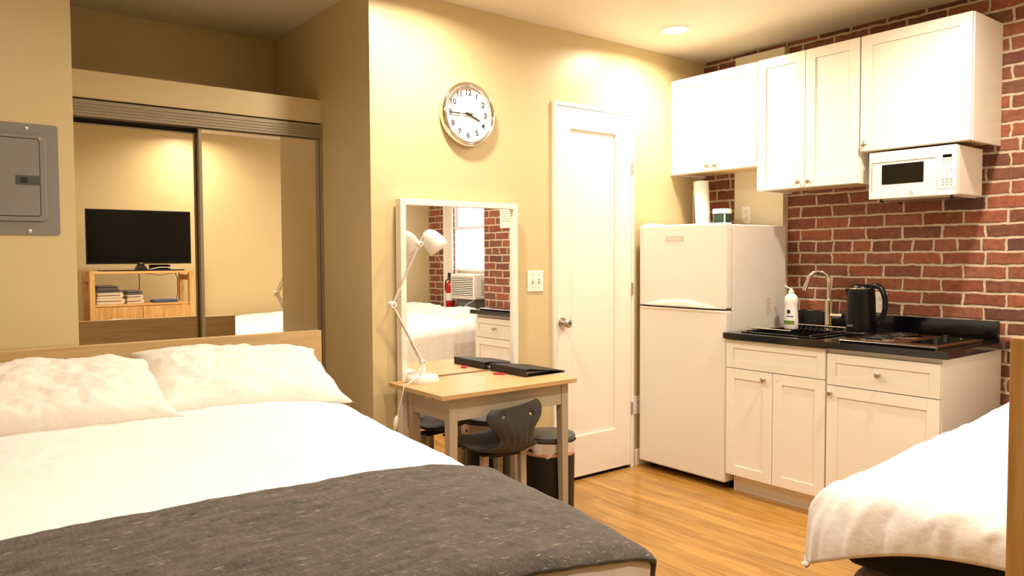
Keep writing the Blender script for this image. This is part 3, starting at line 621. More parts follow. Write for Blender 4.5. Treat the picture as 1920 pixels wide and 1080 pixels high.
# dish soap
sp_ = thing('dish_soap_bottle', 'white dish soap bottle with green and blue label beside the refrigerator', 'soap bottle', (4.02, 2.512, .908))
s0 = (4.02, 2.512, .908)
MB().lathe(s0, (0, 0, 1), [(0, 0), (.040, 0), (.045, .008), (.044, .06), (.0415, .105), (.038, .135), (.041, .150), (.0425, .168), (.038, .188), (.025, .202), (.014, .208), (.0, .208)], 36, .62, 1).build('bottle', 'white_plastic', sp_, smooth=50)
MB().lathe(s0, (0, 0, 1), [(.016, .205), (.016, .222), (.009, .226), (.008, .238), (0, .238)], 20).build('cap', 'white_plastic', sp_, smooth=40)
MB().tube([(4.02, 2.515, 1.140), (4.01, 2.535, 1.153), (4.005, 2.548, 1.160)], .0035, 8).build('spout_flap', 'white_plastic', sp_, smooth=60)
xs = 3.9915
mb = MB().grid(lambda u, v: (4.02 - .62 * .0448 * math.cos((u - .5) * 1.7) - .0006, 2.512 + .0448 * math.sin((u - .5) * 1.7), .908 + .028 + .022 * v), 10, 2); mb.build('green_label', 'label_green', sp_, smooth=60)
mb = MB().grid(lambda u, v: (4.02 - .62 * .0436 * math.cos((u - .5) * 1.0 - .2) - .0010, 2.512 + .0436 * math.sin((u - .5) * 1.0 - .2), .908 + .072 + .006 * v), 8, 1); mb.build('blue_print', 'label_blue', sp_, smooth=60)
mb = MB().prism(rrect(.020, .022, .006), (4.02 - .62 * .041 - .0005, 2.512, .908 + .102), (0, 1, 0), (0, 0, 1), (-1, 0, 0), .0015); mb.build('dark_emblem', 'ink', sp_)
# kettle
kt = thing('electric_kettle', 'black plastic electric kettle on the worktop next to the hob', 'kettle', (3.97, 2.065, .908))
k0 = Vector((3.97, 2.068, .908))
MB().lathe(k0, (0, 0, 1), [(0, 0), (.076, 0), (.078, .006), (.077, .018), (.074, .022), (0, .022)], 40).build('power_base', 'black_plastic', kt, smooth=40)
MB().lathe(k0, (0, 0, 1), [(0, .023), (.073, .023), (.074, .04), (.073, .12), (.070, .20), (.067, .245), (.065, .252), (.0, .258)], 48).build('body', 'black_plastic', kt, smooth=50)
MB().lathe(k0, (0, 0, 1), [(.066, .2485), (.0685, .2505), (.0665, .2535), (.062, .256)], 48).build('lid_ring', 'chrome', kt, smooth=60)
MB().lathe(k0, (0, 0, 1), [(0, .256), (.058, .255), (.052, .268), (.030, .274), (0, .275)], 36).build('lid', 'black_plastic', kt, smooth=50)
hy = k0.y
MB().tube([(3.965, hy - .045, .908 + .262), (3.96, hy - .085, .908 + .272), (3.955, hy - .118, .908 + .255), (3.95, hy - .138, .908 + .21), (3.95, hy - .140, .908 + .155), (3.953, hy - .126, .908 + .105), (3.96, hy - .098, .908 + .07), (3.965, hy - .072, .908 + .055)], [.014, .016, .016, .0145, .0135, .0135, .0145, .012], 14).build('handle', 'black_plastic', kt, smooth=60, sub=1)
MB().taper((k0.x - .01, k0.y + .055, .908 + .20), (.012, .010), (k0.x - .01, k0.y + .068, .908 + .248), (.018, .010)).build('pouring_lip', 'black_plastic', kt, bevel=.004)
text('maker_name', 'AICOOK', .0125, (k0.x - .0735, k0.y + .010, .908 + .055), (.10, -1, 0), (0, 0, 1), 'screw', kt, .0008)
outlet((XK - .002, 2.105, 1.072), (0, 1, 0), (-1, 0, 0), 'white outlet on the brick wall behind the kettle handle', .072, .118)
# hob
hb = thing('cooktop', 'two-burner coil hob with brown enamel plate and steel edge', 'cooktop', (3.83, 1.74, .908))
HY0, HY1, HX0, HX1 = 1.530, 1.985, 3.605, 4.115
mb = MB().prism([(-.02, 0), (.0, .0), (.012, .010), (.0, .014), (-.02, .014)], (HX0, HY0, .908), (-1, 0, 0), (0, 0, 1), (0, 1, 0), HY1 - HY0)
mb.build('front_edge', 'steel', hb, bevel=.002)
B(HX0 + .016, HX1, HY0, HY1, .908, .921).build('plate', 'brown_metal', hb, bevel=.003)
for bx, by, br in ((3.76, 1.865, .078), (3.97, 1.855, .092)):
    bn = MB().lathe((bx, by, .921), (0, 0, 1), [(br + .012, .0), (br + .012, .003), (br + .004, .004), (br - .004, .001), (0, .001)], 40).build('burner_ring', 'chrome', hb, smooth=40)
    pts = [(bx + r_ * math.cos(a), by + r_ * math.sin(a), .930) for a, r_ in ((t_ * .35, .018 + (br - .024) * t_ / 62) for t_ in range(63))]
    MB().tube(pts, .0035, 6).build('coil', 'steel_dark', bn, smooth=60)
B(3.70, 4.09, 1.555, 1.695, .921, .9225).build('control_strip', 'black_glass', hb)
for kx, ky in ((3.845, 1.63), (3.985, 1.645)):
    kb = MB().lathe((kx, ky, .9225), (0, 0, 1), [(0, 0), (.016, 0), (.014, .010), (.012, .014), (0, .015)], 28).build('knob', 'black_plastic', hb, smooth=40)
    B(kx - .004, kx + .004, ky - .013, ky + .013, .9365, .942).build('grip', 'black_plastic', kb, bevel=.002)
MB().lathe((4.045, 1.60, .9225), (0, 0, 1), [(0, 0), (.004, 0), (.004, .003), (0, .004)], 12).build('indicator_light', 'chrome', hb, smooth=40)

# boxed pipe chase and its outlet
pc = B(4.205, XK, 2.690, 3.045, 0, 2.606).build('pipe_chase_board', 'board', bevel=.002); tag(pc, 'beige painted board covering the brick wall behind the refrigerator', 'board')
outlet((4.205, 2.950, 1.595), (0, 1, 0), (-1, 0, 0), 'beige outlet on the board above the refrigerator', .068, .112)

# refrigerator
fr = thing('refrigerator', 'white top-freezer refrigerator between the door and the sink cabinet', 'refrigerator', (3.9, 2.97, 0))
FY0, FY1 = 2.648, 3.300
B(3.655, 4.185, FY0 + .004, FY1 - .004, .045, 1.515).build('body', 'fridge', fr, bevel=.008, seg=3)
fd = MB().box(3.585, 3.647, FY0, FY1, 1.034, 1.523).build('freezer_door', 'fridge', fr, bevel=.012, seg=4)
ld_ = MB().box(3.585, 3.647, FY0, FY1, .046, 1.025).build('fridge_door', 'fridge', fr, bevel=.012, seg=4)
B(3.61, 3.655, FY0 + .012, FY1 - .012, .06, 1.50).build('gasket', 'ink_grey', fr)
B(3.600, 3.647, FY0 + .010, FY1 - .010, 1.024, 1.035).build('door_gap', 'dark', fr)
mb = MB().grid(lambda u, v: (3.585 - .016 * math.sin(PI * min(1, max(0, (u - .06) / .86))) ** .6 * (1 - .35 * v), FY1 - .004 - u * (FY1 - FY0 - .008), 1.034 + v * (.004 + .034 * math.sin(PI * min(1, u * 1.04)) ** 1.3)), 40, 4)
mb.build('freezer_handle', 'fridge', fd, smooth=60, solid=.014, off=1)
mb = MB().grid(lambda u, v: (3.585 - .006 * math.sin(PI * u) ** .5 * (1 - v), FY1 - .006 - u * (FY1 - FY0 - .012), 1.023 - v * .016), 40, 3)
mb.build('door_lip', 'fridge', ld_, smooth=60, solid=.010, off=1)
bd = B(3.5825, 3.5855, 2.950, 3.085, 1.425, 1.455).build('badge', 'steel', fd, bevel=.001)
text('badge_letters', 'magic chef', .021, (3.5822, 3.018, 1.439), (0, -1, 0), (0, 0, 1), 'label_white', bd, .0003)
B(3.60, 3.70, FY1 - .10, FY1 - .01, 1.515, 1.536).build('hinge_cap', 'white_plastic', fr, bevel=.004)
for fy_ in (FY0 + .035, FY1 - .035): MB().cyl((3.68, fy_, 0), (3.68, fy_, .045), .018, 16).build('foot', 'steel_dark', fr)
for fy_ in (FY0 + .035, FY1 - .035): MB().cyl((4.13, fy_, 0), (4.13, fy_, .045), .018, 16).build('foot', 'steel_dark', fr)
B(3.67, 3.685, FY0 + .02, FY1 - .02, .012, .046).build('shade_plate', 'dark', fr)  # dark plate added for the shadow below the refrigerator door
mb = MB()
for i in range(9): mb.box(3.985, 4.02, FY0 + .0032, FY0 + .0042, .985 + i * .012, .989 + i * .012)
mb.build('rating_label', 'peach', fr)
# on the refrigerator
pt = thing('paper_towel_holder', 'upright paper towel roll on a metal holder, on top of the refrigerator', 'paper towels', (4.03, 3.16, 1.515))
MB().lathe((4.03, 3.165, 1.515), (0, 0, 1), [(0, 0), (.075, 0), (.075, .008), (0, .010)], 32).build('base_plate', 'steel', pt, smooth=40)
MB().lathe((4.03, 3.155, 1.524), Vector((-.02, .055, 1)), [(.014, 0), (.048, 0), (.048, .292), (.014, .292)], 36).build('paper_roll', 'label_white', pt, smooth=40)
MB().tube([(4.03, 3.230, 1.52), (4.03, 3.236, 1.65), (4.03, 3.236, 1.765)], .004, 8).build('tension_rod', 'steel', pt, smooth=60)
jr = thing('jar', 'green-labelled jar with a white lid on top of the refrigerator', 'jar', (4.03, 3.01, 1.515))
MB().lathe((4.03, 3.008, 1.515), (0, 0, 1), [(0, 0), (.052, 0), (.055, .004), (.055, .080), (.050, .088), (0, .088)], 36).build('body', 'label_dkgreen', jr, smooth=40)
MB().lathe((4.03, 3.008, 1.515), (0, 0, 1), [(.050, .086), (.059, .086), (.060, .112), (.057, .116), (0, .116)], 36).build('lid', 'label_white', jr, smooth=40)
mb = MB()
for ang in (-52, 50, 63, 120): 
    a = R(ang); mb.prism([(-.004, .006), (.004, .006), (.004, .082), (-.004, .082)], (4.03 - .0555 * math.cos(a), 3.008 + .0555 * math.sin(a), 1.515), (math.sin(a), math.cos(a), 0), (0, 0, 1), (-math.cos(a), math.sin(a), 0), .0006)
mb.build('white_stripe', 'label_white', jr)
# ------------------------------------------------------------------ wall mirror
wm = thing('wall_mirror', 'tall white-framed mirror standing behind the desk', 'mirror', (2.228, 3.31, 0))
MX0, MX1, MZ, MY0, MY1, fb = 1.865, 2.592, 1.622, 3.272, 3.336, .030
mb = B(MX0, MX0 + fb, MY0, MY1 - .014, 0, MZ); mb.box(MX1 - fb, MX1, MY0, MY1 - .014, 0, MZ); mb.box(MX0 + fb, MX1 - fb, MY0, MY1 - .014, 0, fb); mb.box(MX0 + fb, MX1 - fb, MY0, MY1 - .014, MZ - fb, MZ)
mb.build('frame', 'trim', wm, bevel=.002)
B(MX0 + fb - .004, MX1 - fb + .004, 3.290, 3.296, fb - .004, MZ - fb + .004).build('glass', 'mirror', wm)

# ------------------------------------------------------------------ desk
dk = thing('desk', 'small desk with a pine top and greige legs in front of the mirror', 'desk', (2.19, 3.03, 0))
B(1.788, 2.583, 2.790, 3.268, .709, .730).build('desktop', 'deskwood', dk, bevel=.0015)
mb = B(1.897, 2.515, 2.834, 2.852, .600, .709); mb.build('apron', 'greige', dk, bevel=.001)
mb = B(1.897, 2.515, 3.175, 3.193, .600, .709); mb.build('apron', 'greige', dk, bevel=.001)
for xa in (1.854, 2.540): B(xa, xa + .018, 2.875, 3.152, .600, .709).build('apron', 'greige', dk, bevel=.001)
for lx, ly in ((1.8735, 2.8525), (2.5385, 2.8525), (1.8735, 3.1735), (2.5385, 3.1735)):
    sx_ = 1 if lx < 2 else -1; sy_ = 1 if ly < 3 else -1
    MB().taper((lx - sx_ * .005, ly - sy_ * .005, 0), (.0165, .0165), (lx, ly, .58), (.0215, .0215)).box(lx - .0215, lx + .0215, ly - .0215, ly + .0215, .58, .709).build('leg', 'greige', dk, bevel=.0015)
MB().prism([(.016 * math.cos(R(a)), .026 * math.sin(R(a))) for a in range(180, 361, 15)], (1.8545, 2.972, .7085), (0, 1, 0), (0, 0, 1), (-1, 0, 0), .0012).build('finger_notch', 'steel_dark', dk)

# ------------------------------------------------------------------ desk lamp
lp = thing('desk_lamp', 'white articulated desk lamp with bullet shade on the desk', 'lamp', (1.926, 3.180, .730))
b0 = Vector((1.926, 3.180, .730)); ly = 3.180
J1 = Vector((1.924, ly, .829)); J2 = Vector((1.764, ly, 1.112)); J3 = Vector((1.914, ly, 1.399))
MB().lathe(b0, (0, 0, 1), [(0, 0), (.078, 0), (.079, .004), (.079, .022), (.074, .030), (.030, .034), (0, .035)], 48).build('base', 'white_plastic', lp, smooth=40)
MB().lathe(b0, (0, 0, 1), [(0, -.0001), (.0765, -.0001), (.0765, .001), (0, .001)], 40).build('base_pad', 'rubber', lp)
MB().lathe(b0 + Vector((.0, .0, .03)), (0, 0, 1), [(.020, 0), (.016, .02), (.012, .065), (.0, .066)], 20).build('stem', 'white_plastic', lp, smooth=50)
def joint(p, r_, nm):
    j = MB().cyl(p + Vector((0, -.016, 0)), p + Vector((0, .016, 0)), r_, 22).build(nm, 'white_plastic', lp, smooth=40, bevel=.002)
    MB().cyl(p + Vector((0, -.020, 0)), p + Vector((0, .020, 0)), r_ * .42, 14).build('bolt', 'steel', j, smooth=40)
joint(J1, .012, 'joint'); joint(J2, .017, 'joint'); joint(J3, .014, 'joint')
for a, b in ((J1, J2), (J2, J3)):
    dv = (b - a).normalized(); pv = Vector((dv.z, 0, -dv.x))
    for s in (-1, 1): MB().tube([a + pv * .007 * s + Vector((0, s * .008, 0)), b + pv * .007 * s + Vector((0, s * .008, 0))], .0036, 8).build('arm_rod', 'steel', lp, smooth=60)
    MB().tube([a + pv * .001, b + pv * .001], .0052, 8).build('arm', 'white_plastic', lp, smooth=60)
# springs
dv = (J2 - J1).normalized(); pts = []
for i in range(121): a = i * .75; q = J1 + dv * (.03 + .085 * i / 120); pts.append(q + Vector((math.cos(a) * .005 * dv.z - .006, math.sin(a) * .005, -math.cos(a) * .005 * dv.x - .004)))
MB().tube(pts, .0011, 5).build('spring', 'steel', lp, smooth=60)
# shade: bullet opening down and to the right, slightly towards the room
ax_ = Vector((.070, -.022, -.090)).normalized(); top = Vector((1.950, ly, 1.458))
sh = MB().lathe(top, ax_, [(.0, -.002), (.015, .0), (.028, .009), (.040, .028), (.048, .054), (.0515, .080), (.052, .106)], 44).build('shade', 'white_plastic', lp, smooth=60, solid=.0015)
MB().lathe(top + ax_ * .035, ax_, [(0, 0), (.014, 0), (.019, .02), (.023, .04), (.016, .055), (0, .060)], 20).build('bulb', 'label_white', sh, smooth=60)
MB().tube([J3, Vector((1.928, ly, 1.428)), top + ax_ * .006], .007, 10).build('neck', 'steel', lp, smooth=60)
e0 = top + ax_ * .104 + Vector((-.035, -.01, -.02)); MB().tube([e0, e0 + Vector((.035, -.01, -.045)), e0 + Vector((.05, -.015, -.065))], .0014, 6).build('wire_guard', 'steel', sh, smooth=60)
MB().tube([J1 + Vector((-.01, -.01, -.02)), (1.870, 3.12, .790), (1.822, 3.11, .750), (1.783, 3.11, .735), (1.779, 3.12, .69), (1.772, 3.14, .625), (1.766, 3.15, .585)], .0032, 8).build('cord', 'white_plastic', lp, smooth=60)
MB().tube([(1.766, 3.15, .590), (1.763, 3.15, .575), (1.759, 3.15, .555), (1.757, 3.15, .535), (1.755, 3.15, .525)], [.006, .012, .013, .010, .005], 12).build('inline_switch', 'white_plastic', lp, smooth=60)
MB().tube([(1.755, 3.15, .527), (1.750, 3.15, .40), (1.745, 3.14, .20), (1.77, 3.20, .02), (1.80, 3.26, .008)], .0032, 8).build('cord', 'white_plastic', lp, smooth=60)

# ------------------------------------------------------------------ ring binder and key
bi = thing('ring_binder', 'black ring binder lying on the desk against the mirror', 'binder', (2.53, 3.11, .730))
def rotp(x, y, z): return (x, y, z)
x0, x1, y0, y1 = 2.398, 2.662, 2.968, 3.266
mb = MB(); mb.prism([(0, .001), (x1 - x0, .001), (x1 - x0, .004), (0, .004)], (x0, y1, .730), (1, 0, 0), (0, 0, 1), (0, -1, 0), y1 - y0); mb.build('lower_cover', 'black_matte', bi)
mb = MB(); mb.prism([(0, .038), (.03, .040), (x1 - x0, .010), (x1 - x0, .006), (.03, .0365), (0, .035)], (x0, y1, .730), (1, 0, 0), (0, 0, 1), (0, -1, 0), y1 - y0); mb.build('upper_cover', 'black_matte', bi)
B(x0 - .003, x0 + .001, y0, y1, .731, .770).build('spine', 'black_matte', bi, bevel=.001)
MB().prism([(.03, .005), (x1 - x0 - .05, .005), (x1 - x0 - .05, .007), (.03, .018)], (x0, y1 - .01, .730), (1, 0, 0), (0, 0, 1), (0, -1, 0), y1 - y0 - .07).build('pages', 'label_white', bi)
MB().tube([(x0 + .012, y0 + .006, .736), (x0 + .008, y0 + .004, .746), (x0 + .016, y0 + .005, .752), (x0 + .024, y0 + .006, .744)], .002, 6).build('ring', 'steel', bi, smooth=60)
ky = thing('key', 'small metal key with a red plastic tag on the desk beside the binder', 'key', (2.36, 3.13, .730))
mb = MB().prism(rrect(.060, .030, .006), (2.352, 3.13, .7305), (.62, -.78, 0), (.78, .62, 0), (0, 0, 1), .007); mb.build('tag', 'red_tag', ky)
mb = MB().prism(rrect(.018, .018, .008), (2.390, 3.075, .7305), (1, 0, 0), (0, 1, 0), (0, 0, 1), .002); mb.prism([(0, -.003), (.030, -.003), (.030, .003), (0, .003)], (2.392, 3.070, .7305), (.5, -.86, 0), (.86, .5, 0), (0, 0, 1), .002); mb.build('blade', 'steel', ky)
MB().tube([(2.375 + .010 * math.cos(a), 3.098 + .010 * math.sin(a), .7325) for a in [R(q) for q in range(0, 360, 30)]], .0009, 6, closed=True).build('split_ring', 'steel', ky, smooth=60)

# ------------------------------------------------------------------ chair (local frame: +y is the front)
ch = thing('chair', 'dark grey moulded chair with two finger holes in the back, tucked under the desk', 'chair', (0, 0, 0))
prof = [(.215, .418), (.205, .430), (.16, .436), (.08, .430), (0, .422), (-.08, .418), (-.14, .420), (-.190, .430), (-.222, .452), (-.238, .490), (-.238, .530), (-.230, .575), (-.221, .620), (-.217, .648)]
wid = [.120, .165, .182, .186, .184, .178, .160, .130, .104, .090, .102, .142, .150, .124]
def ev(tt, A):
    f_ = tt * (len(A) - 1); i = min(int(f_), len(A) - 2); k = f_ - i
    p0 = A[max(i - 1, 0)]; p1 = A[i]; p2 = A[i + 1]; p3 = A[min(i + 2, len(A) - 1)]
    return .5 * (2 * p1 + (p2 - p0) * k + (2 * p0 - 5 * p1 + 4 * p2 - p3) * k * k + (3 * p1 - p0 - 3 * p2 + p3) * k ** 3)
PY = [p[0] for p in prof]; PZ = [p[1] for p in prof]
NU, NV = 56, 130
hc = [(-.075, .602), (.075, .602)]; hr = .0155
def shell(u, v):
    s = 2 * u - 1; y = ev(v, PY); z = ev(v, PZ); wd = ev(v, wid); x = s * wd
    back = max(0, min(1, (v - .55) / .15)); seat = 1 - back
    z += seat * (.022 * s * s) * min(1, (1 - v) * 3); y += back * (.030 * s * s); z += back * .016 * s * min(1, (v - .7) * 4) if v > .7 else 0
    rib = back * math.exp(-((z - .50) / .05) ** 2) * .0022 * math.cos(s * 5.5 * PI) if abs(s) < .95 else 0
    y -= rib
    if v > .7:
        for hx_, hz_ in hc:
            dx, dz = x - hx_, z - hz_; d = math.hypot(dx, dz)
            if 1e-4 < d < hr * 1.35 and d > hr * .6: x, z = hx_ + dx / d * hr, hz_ + dz / d * hr
    return (x, y, z)
def keep(i, j):
    x, y, z = shell((i + .5) / NU, (j + .5) / NV)
    return not (j / NV > .7 and any(math.hypot(x - a, z - b) < hr * .985 for a, b in hc))
MB().grid(shell, NU, NV, keep).build('seat_shell', 'chairshell', ch, smooth=50, solid=.010, off=0)
for sx_ in (-1, 1):
    MB().taper((sx_ * .135, .165, 0), (.014, .014), (sx_ * .118, .135, .400), (.017, .017)).build('leg', 'greige', ch, bevel=.003)
    MB().taper((sx_ * .112, -.100, 0), (.014, .014), (sx_ * .105, -.095, .400), (.017, .017)).build('leg', 'greige', ch, bevel=.003)
mb = B(-.12, .12, .120, .150, .385, .413); mb.box(-.11, .11, -.110, -.080, .385, .408); mb.box(-.025, .025, -.080, .120, .390, .408); mb.build('seat_frame', 'steel_dark', ch, bevel=.003)
ch.location = (2.195, 2.975, 0); ch.rotation_euler = (0, 0, R(-5)); WORLDLOC['chair'] = Vector(ch.location)

# ------------------------------------------------------------------ waste bin
wb = thing('waste_bin', 'black waste bin with a white liner behind the desk leg', 'waste bin', (2.592, 3.02, 0))
w0 = (2.592, 3.020, 0)
MB().lathe(w0, (0, 0, 1), [(0, .0), (.130, .0), (.132, .012), (.137, .35), (.139, .372), (.131, .372), (.126, .02), (0, .02)], 48).build('body', 'black_matte', wb, smooth=40)
mb = MB().grid(lambda u, v: (w0[0] + (.1405 + .004 * math.sin(u * 2 * PI * 11) * v + .003 * (1 - v)) * math.cos(u * 2 * PI), w0[1] + (.1405 + .004 * math.sin(u * 2 * PI * 11) * v + .003 * (1 - v)) * math.sin(u * 2 * PI), .385 - v * (.055 + .014 * math.sin(u * 2 * PI * 5 + 1) + .008 * math.sin(u * 2 * PI * 13))), 120, 6)
mb.build('liner', 'bag', wb, smooth=60)
MB().lathe(w0, (0, 0, 1), [(.1385, .316), (.1405, .320), (.1405, .330), (.1385, .336)], 40).build('liner_band', 'peach', wb, smooth=60)
MB().lathe(w0, (0, 0, 1), [(.138, .387), (.141, .402), (.136, .412), (.09, .417), (0, .418), (0, .410), (.13, .387)], 48).build('lid', 'grey_dark', wb, smooth=40)
MB().tube([(w0[0] + .075, w0[1] - .115, .006), (w0[0] + .085, w0[1] - .150, .006), (w0[0] + .11, w0[1] - .135, .006), (w0[0] + .10, w0[1] - .09, .006)], .003, 6).build('foot_pedal', 'steel', wb, smooth=60)

# ------------------------------------------------------------------ large bed
bf = thing('bed_frame', 'bed frame with a pale oak headboard against the closet wall', 'bed frame', (.65, 2.3, 0))
B(-.20, 1.458, 3.292, 3.330, .20, 1.002).build('headboard', 'oak', bf, bevel=.0015)
for xx in (-.20, 1.392): B(xx, xx + .030, 1.26, 3.292, .20, .36).build('side_rail', 'oak', bf, bevel=.002)
B(-.20, 1.422, 1.23, 1.26, .20, .36).build('foot_rail', 'oak', bf, bevel=.002)
B(-.17, 1.392, 1.26, 3.292, .29, .31).build('slat_base', 'oak', bf)
for xx in (-.19, 1.372): 
    for yy in (1.24, 3.28): B(xx, xx + .04, yy, yy + .04, 0, .20).build('leg', 'oak', bf)
mt = B(-.160, 1.375, 1.275, 3.285, .312, .575).build('mattress', 'linen', bevel=.04, seg=4); tag(mt, 'white mattress of the large bed under the duvet', 'mattress')
BX, HW = .61, .80
def bedtop(x, y):
    e = .612 + .070 * (y - 1.3); s = min(1, abs((x - BX) / HW))
    return e + .072 * (1 - s ** 3.5)
def sheet(xc, hw, y0, y1, r, dropx, dropy, topf, lift, wob, seed, taperx=None):
    """cloth lying on a bed, turning over the long sides and the foot end"""
    def f(u, v):
        S = hw - r + r * PI / 2 + dropx; s = (2 * u - 1) * S; a = abs(s); sg = 1 if s >= 0 else -1
        if a < hw - r: ox, dzx = a, 0
        elif a < hw - r + r * PI / 2: t_ = (a - hw + r) / r; ox, dzx = hw - r + r * math.sin(t_), r * (1 - math.cos(t_))
        else: ox, dzx = hw, r + (a - hw + r - r * PI / 2)
        T = (y1 - y0) - r + r * PI / 2 + dropy; t = v * T     # v=0 at the head side
        L_ = (y1 - y0) - r
        if t < L_: oy, dzy = t, 0
        elif t < L_ + r * PI / 2: q = (t - L_) / r; oy, dzy = L_ + r * math.sin(q), r * (1 - math.cos(q))
        else: oy, dzy = L_ + r, r + (t - L_ - r * PI / 2)
        if ox > hw - r and oy > L_:      # round the corner in plan
            m_ = math.hypot(ox - hw + r, oy - L_) / r
            if m_ > 1: ox = hw - r + (ox - hw + r) / m_; oy = L_ + (oy - L_) / m_
        x, y = xc + sg * ox, y1 - oy
        z = topf(xc + sg * min(ox, hw), max(y, y0)) + lift - max(dzx, dzy)
        d = max(dzx, dzy)
        n = wob * (fnoise(x * 3 + seed, y * 3, seed) + .45 * fnoise(x * 11, y * 9 + seed, 2) + .18 * fnoise(x * 30, y * 26, seed))
        if d > 0: x += sg * n * .6 * min(1, dzx / .05) + sg * .012 * math.sin(y * 17 + seed) * min(1, dzx / .12); y -= n * .6 * min(1, dzy / .05) + (.012 * math.sin(x * 15 + seed) + .010 * math.sin(x * 37 + 2 * math.sin(x * 9))) * min(1, dzy / .12)
        return (x, y, z + n * (1 if d < .05 else .3))
    return f
dv_ = MB().grid(sheet(BX, HW - .005, 1.215, 3.27, .060, .20, .26, bedtop, 0, .0065, 3), 170, 220).build('duvet', 'linen', smooth=70, solid=.022, off=-1)
tag(dv_, 'white duvet spread over the large bed with the oak headboard', 'duvet')
def tf(u, v):
    f = sheet(BX, HW + .008, 1.205, 1.935, .065, .26, -.045, bedtop, .014, .0065, 3)
    x, y, z = f(u, v)
    q = max(0, min(1, (x - .2) / 1.2)); q = q * q * (3 - 2 * q); x -= .06 * q * max(0, 1.55 - y)
    k = (1 - v) ** 2
    y += k * (-.010 - .075 * max(0, min(1.1, x - .1)) - .02 * math.sin(x * 4)) 
    return (x, y, z)
th = MB().grid(tf, 200, 130).build('throw_blanket', 'throw', smooth=70, solid=.012, off=1)
tag(th, 'charcoal woven throw blanket across the foot of the large bed', 'blanket')
def pillow(label, c, w_, d_, t_, rx, rz, ry=0, seed=1, group=None, sag=0):
    def side(sg):
        def f(u, v):
            a, b = 2 * u - 1, 2 * v - 1
            pin = .06 * (1 - a * a) ** .5 if abs(a) < 1 else 0; pin2 = .045 * (1 - b * b) ** .5 if abs(b) < 1 else 0
            x = a * w_ / 2 * (1 - pin2 * .7 + .0); y = b * d_ / 2 * (1 - pin * .0 - .05 * (1 - abs(a) ** 6) * 0)
            x -= math.copysign(w_ * .035 * (1 - abs(b) ** 5), a) * abs(a) ** 4; y -= math.copysign(d_ * .05 * (1 - abs(a) ** 5), b) * abs(b) ** 4
            h = (1 - abs(a) ** 3.4) ** .55 * (1 - abs(b) ** 3.0) ** .50 if abs(a) < 1 and abs(b) < 1 else 0
            n = fnoise(x * 5 + seed * 9, y * 6, seed) * .013 + fnoise(x * 9 + y * 5, y * 14 + seed * 5, seed) * .011 + fnoise(x * 24 + y * 8, y * 40, seed) * .0042 + .002 * math.exp(-((abs(a) - .9) / .12) ** 2) * math.sin(y * 55 + 3 * math.sin(x * 9))
            e = max(abs(a), abs(b))
            z = sg * (h * t_ / 2 + n * (.25 + h) * (1 if e < .98 else 0)) + sag * (a * a) * -.03 + .003 * math.sin(a * 9 + seed) * e ** 6
            return (x, y, z)
        return f
    o_ = Vector(c); t = MB()
    t.grid(side(1), 90, 60); t.grid(side(-1), 90, 60)
    bmesh.ops.remove_doubles(t.bm, verts=t.bm.verts, dist=.0012)
    mt_ = Matrix.Rotation(rz, 4, 'Z') @ Matrix.Rotation(ry, 4, 'Y') @ Matrix.Rotation(rx, 4, 'X')
    bmesh.ops.transform(t.bm, matrix=Matrix.Translation(o_) @ mt_, verts=t.bm.verts)
    ob = t.build('pillow', 'pillow', smooth=75, origin=c); tag(ob, label, 'pillow', group); return ob
pillow('white crinkled pillow at the right end of the oak headboard', (1.015, 3.035, .858), .77, .44, .17, R(24), R(0), R(3), 2, 'pillows on the large bed')
pillow('white crinkled pillow on the left half of the large bed', (.325, 3.005, .862), .81, .45, .18, R(19), R(-3), R(.5), 5, 'pillows on the large bed')

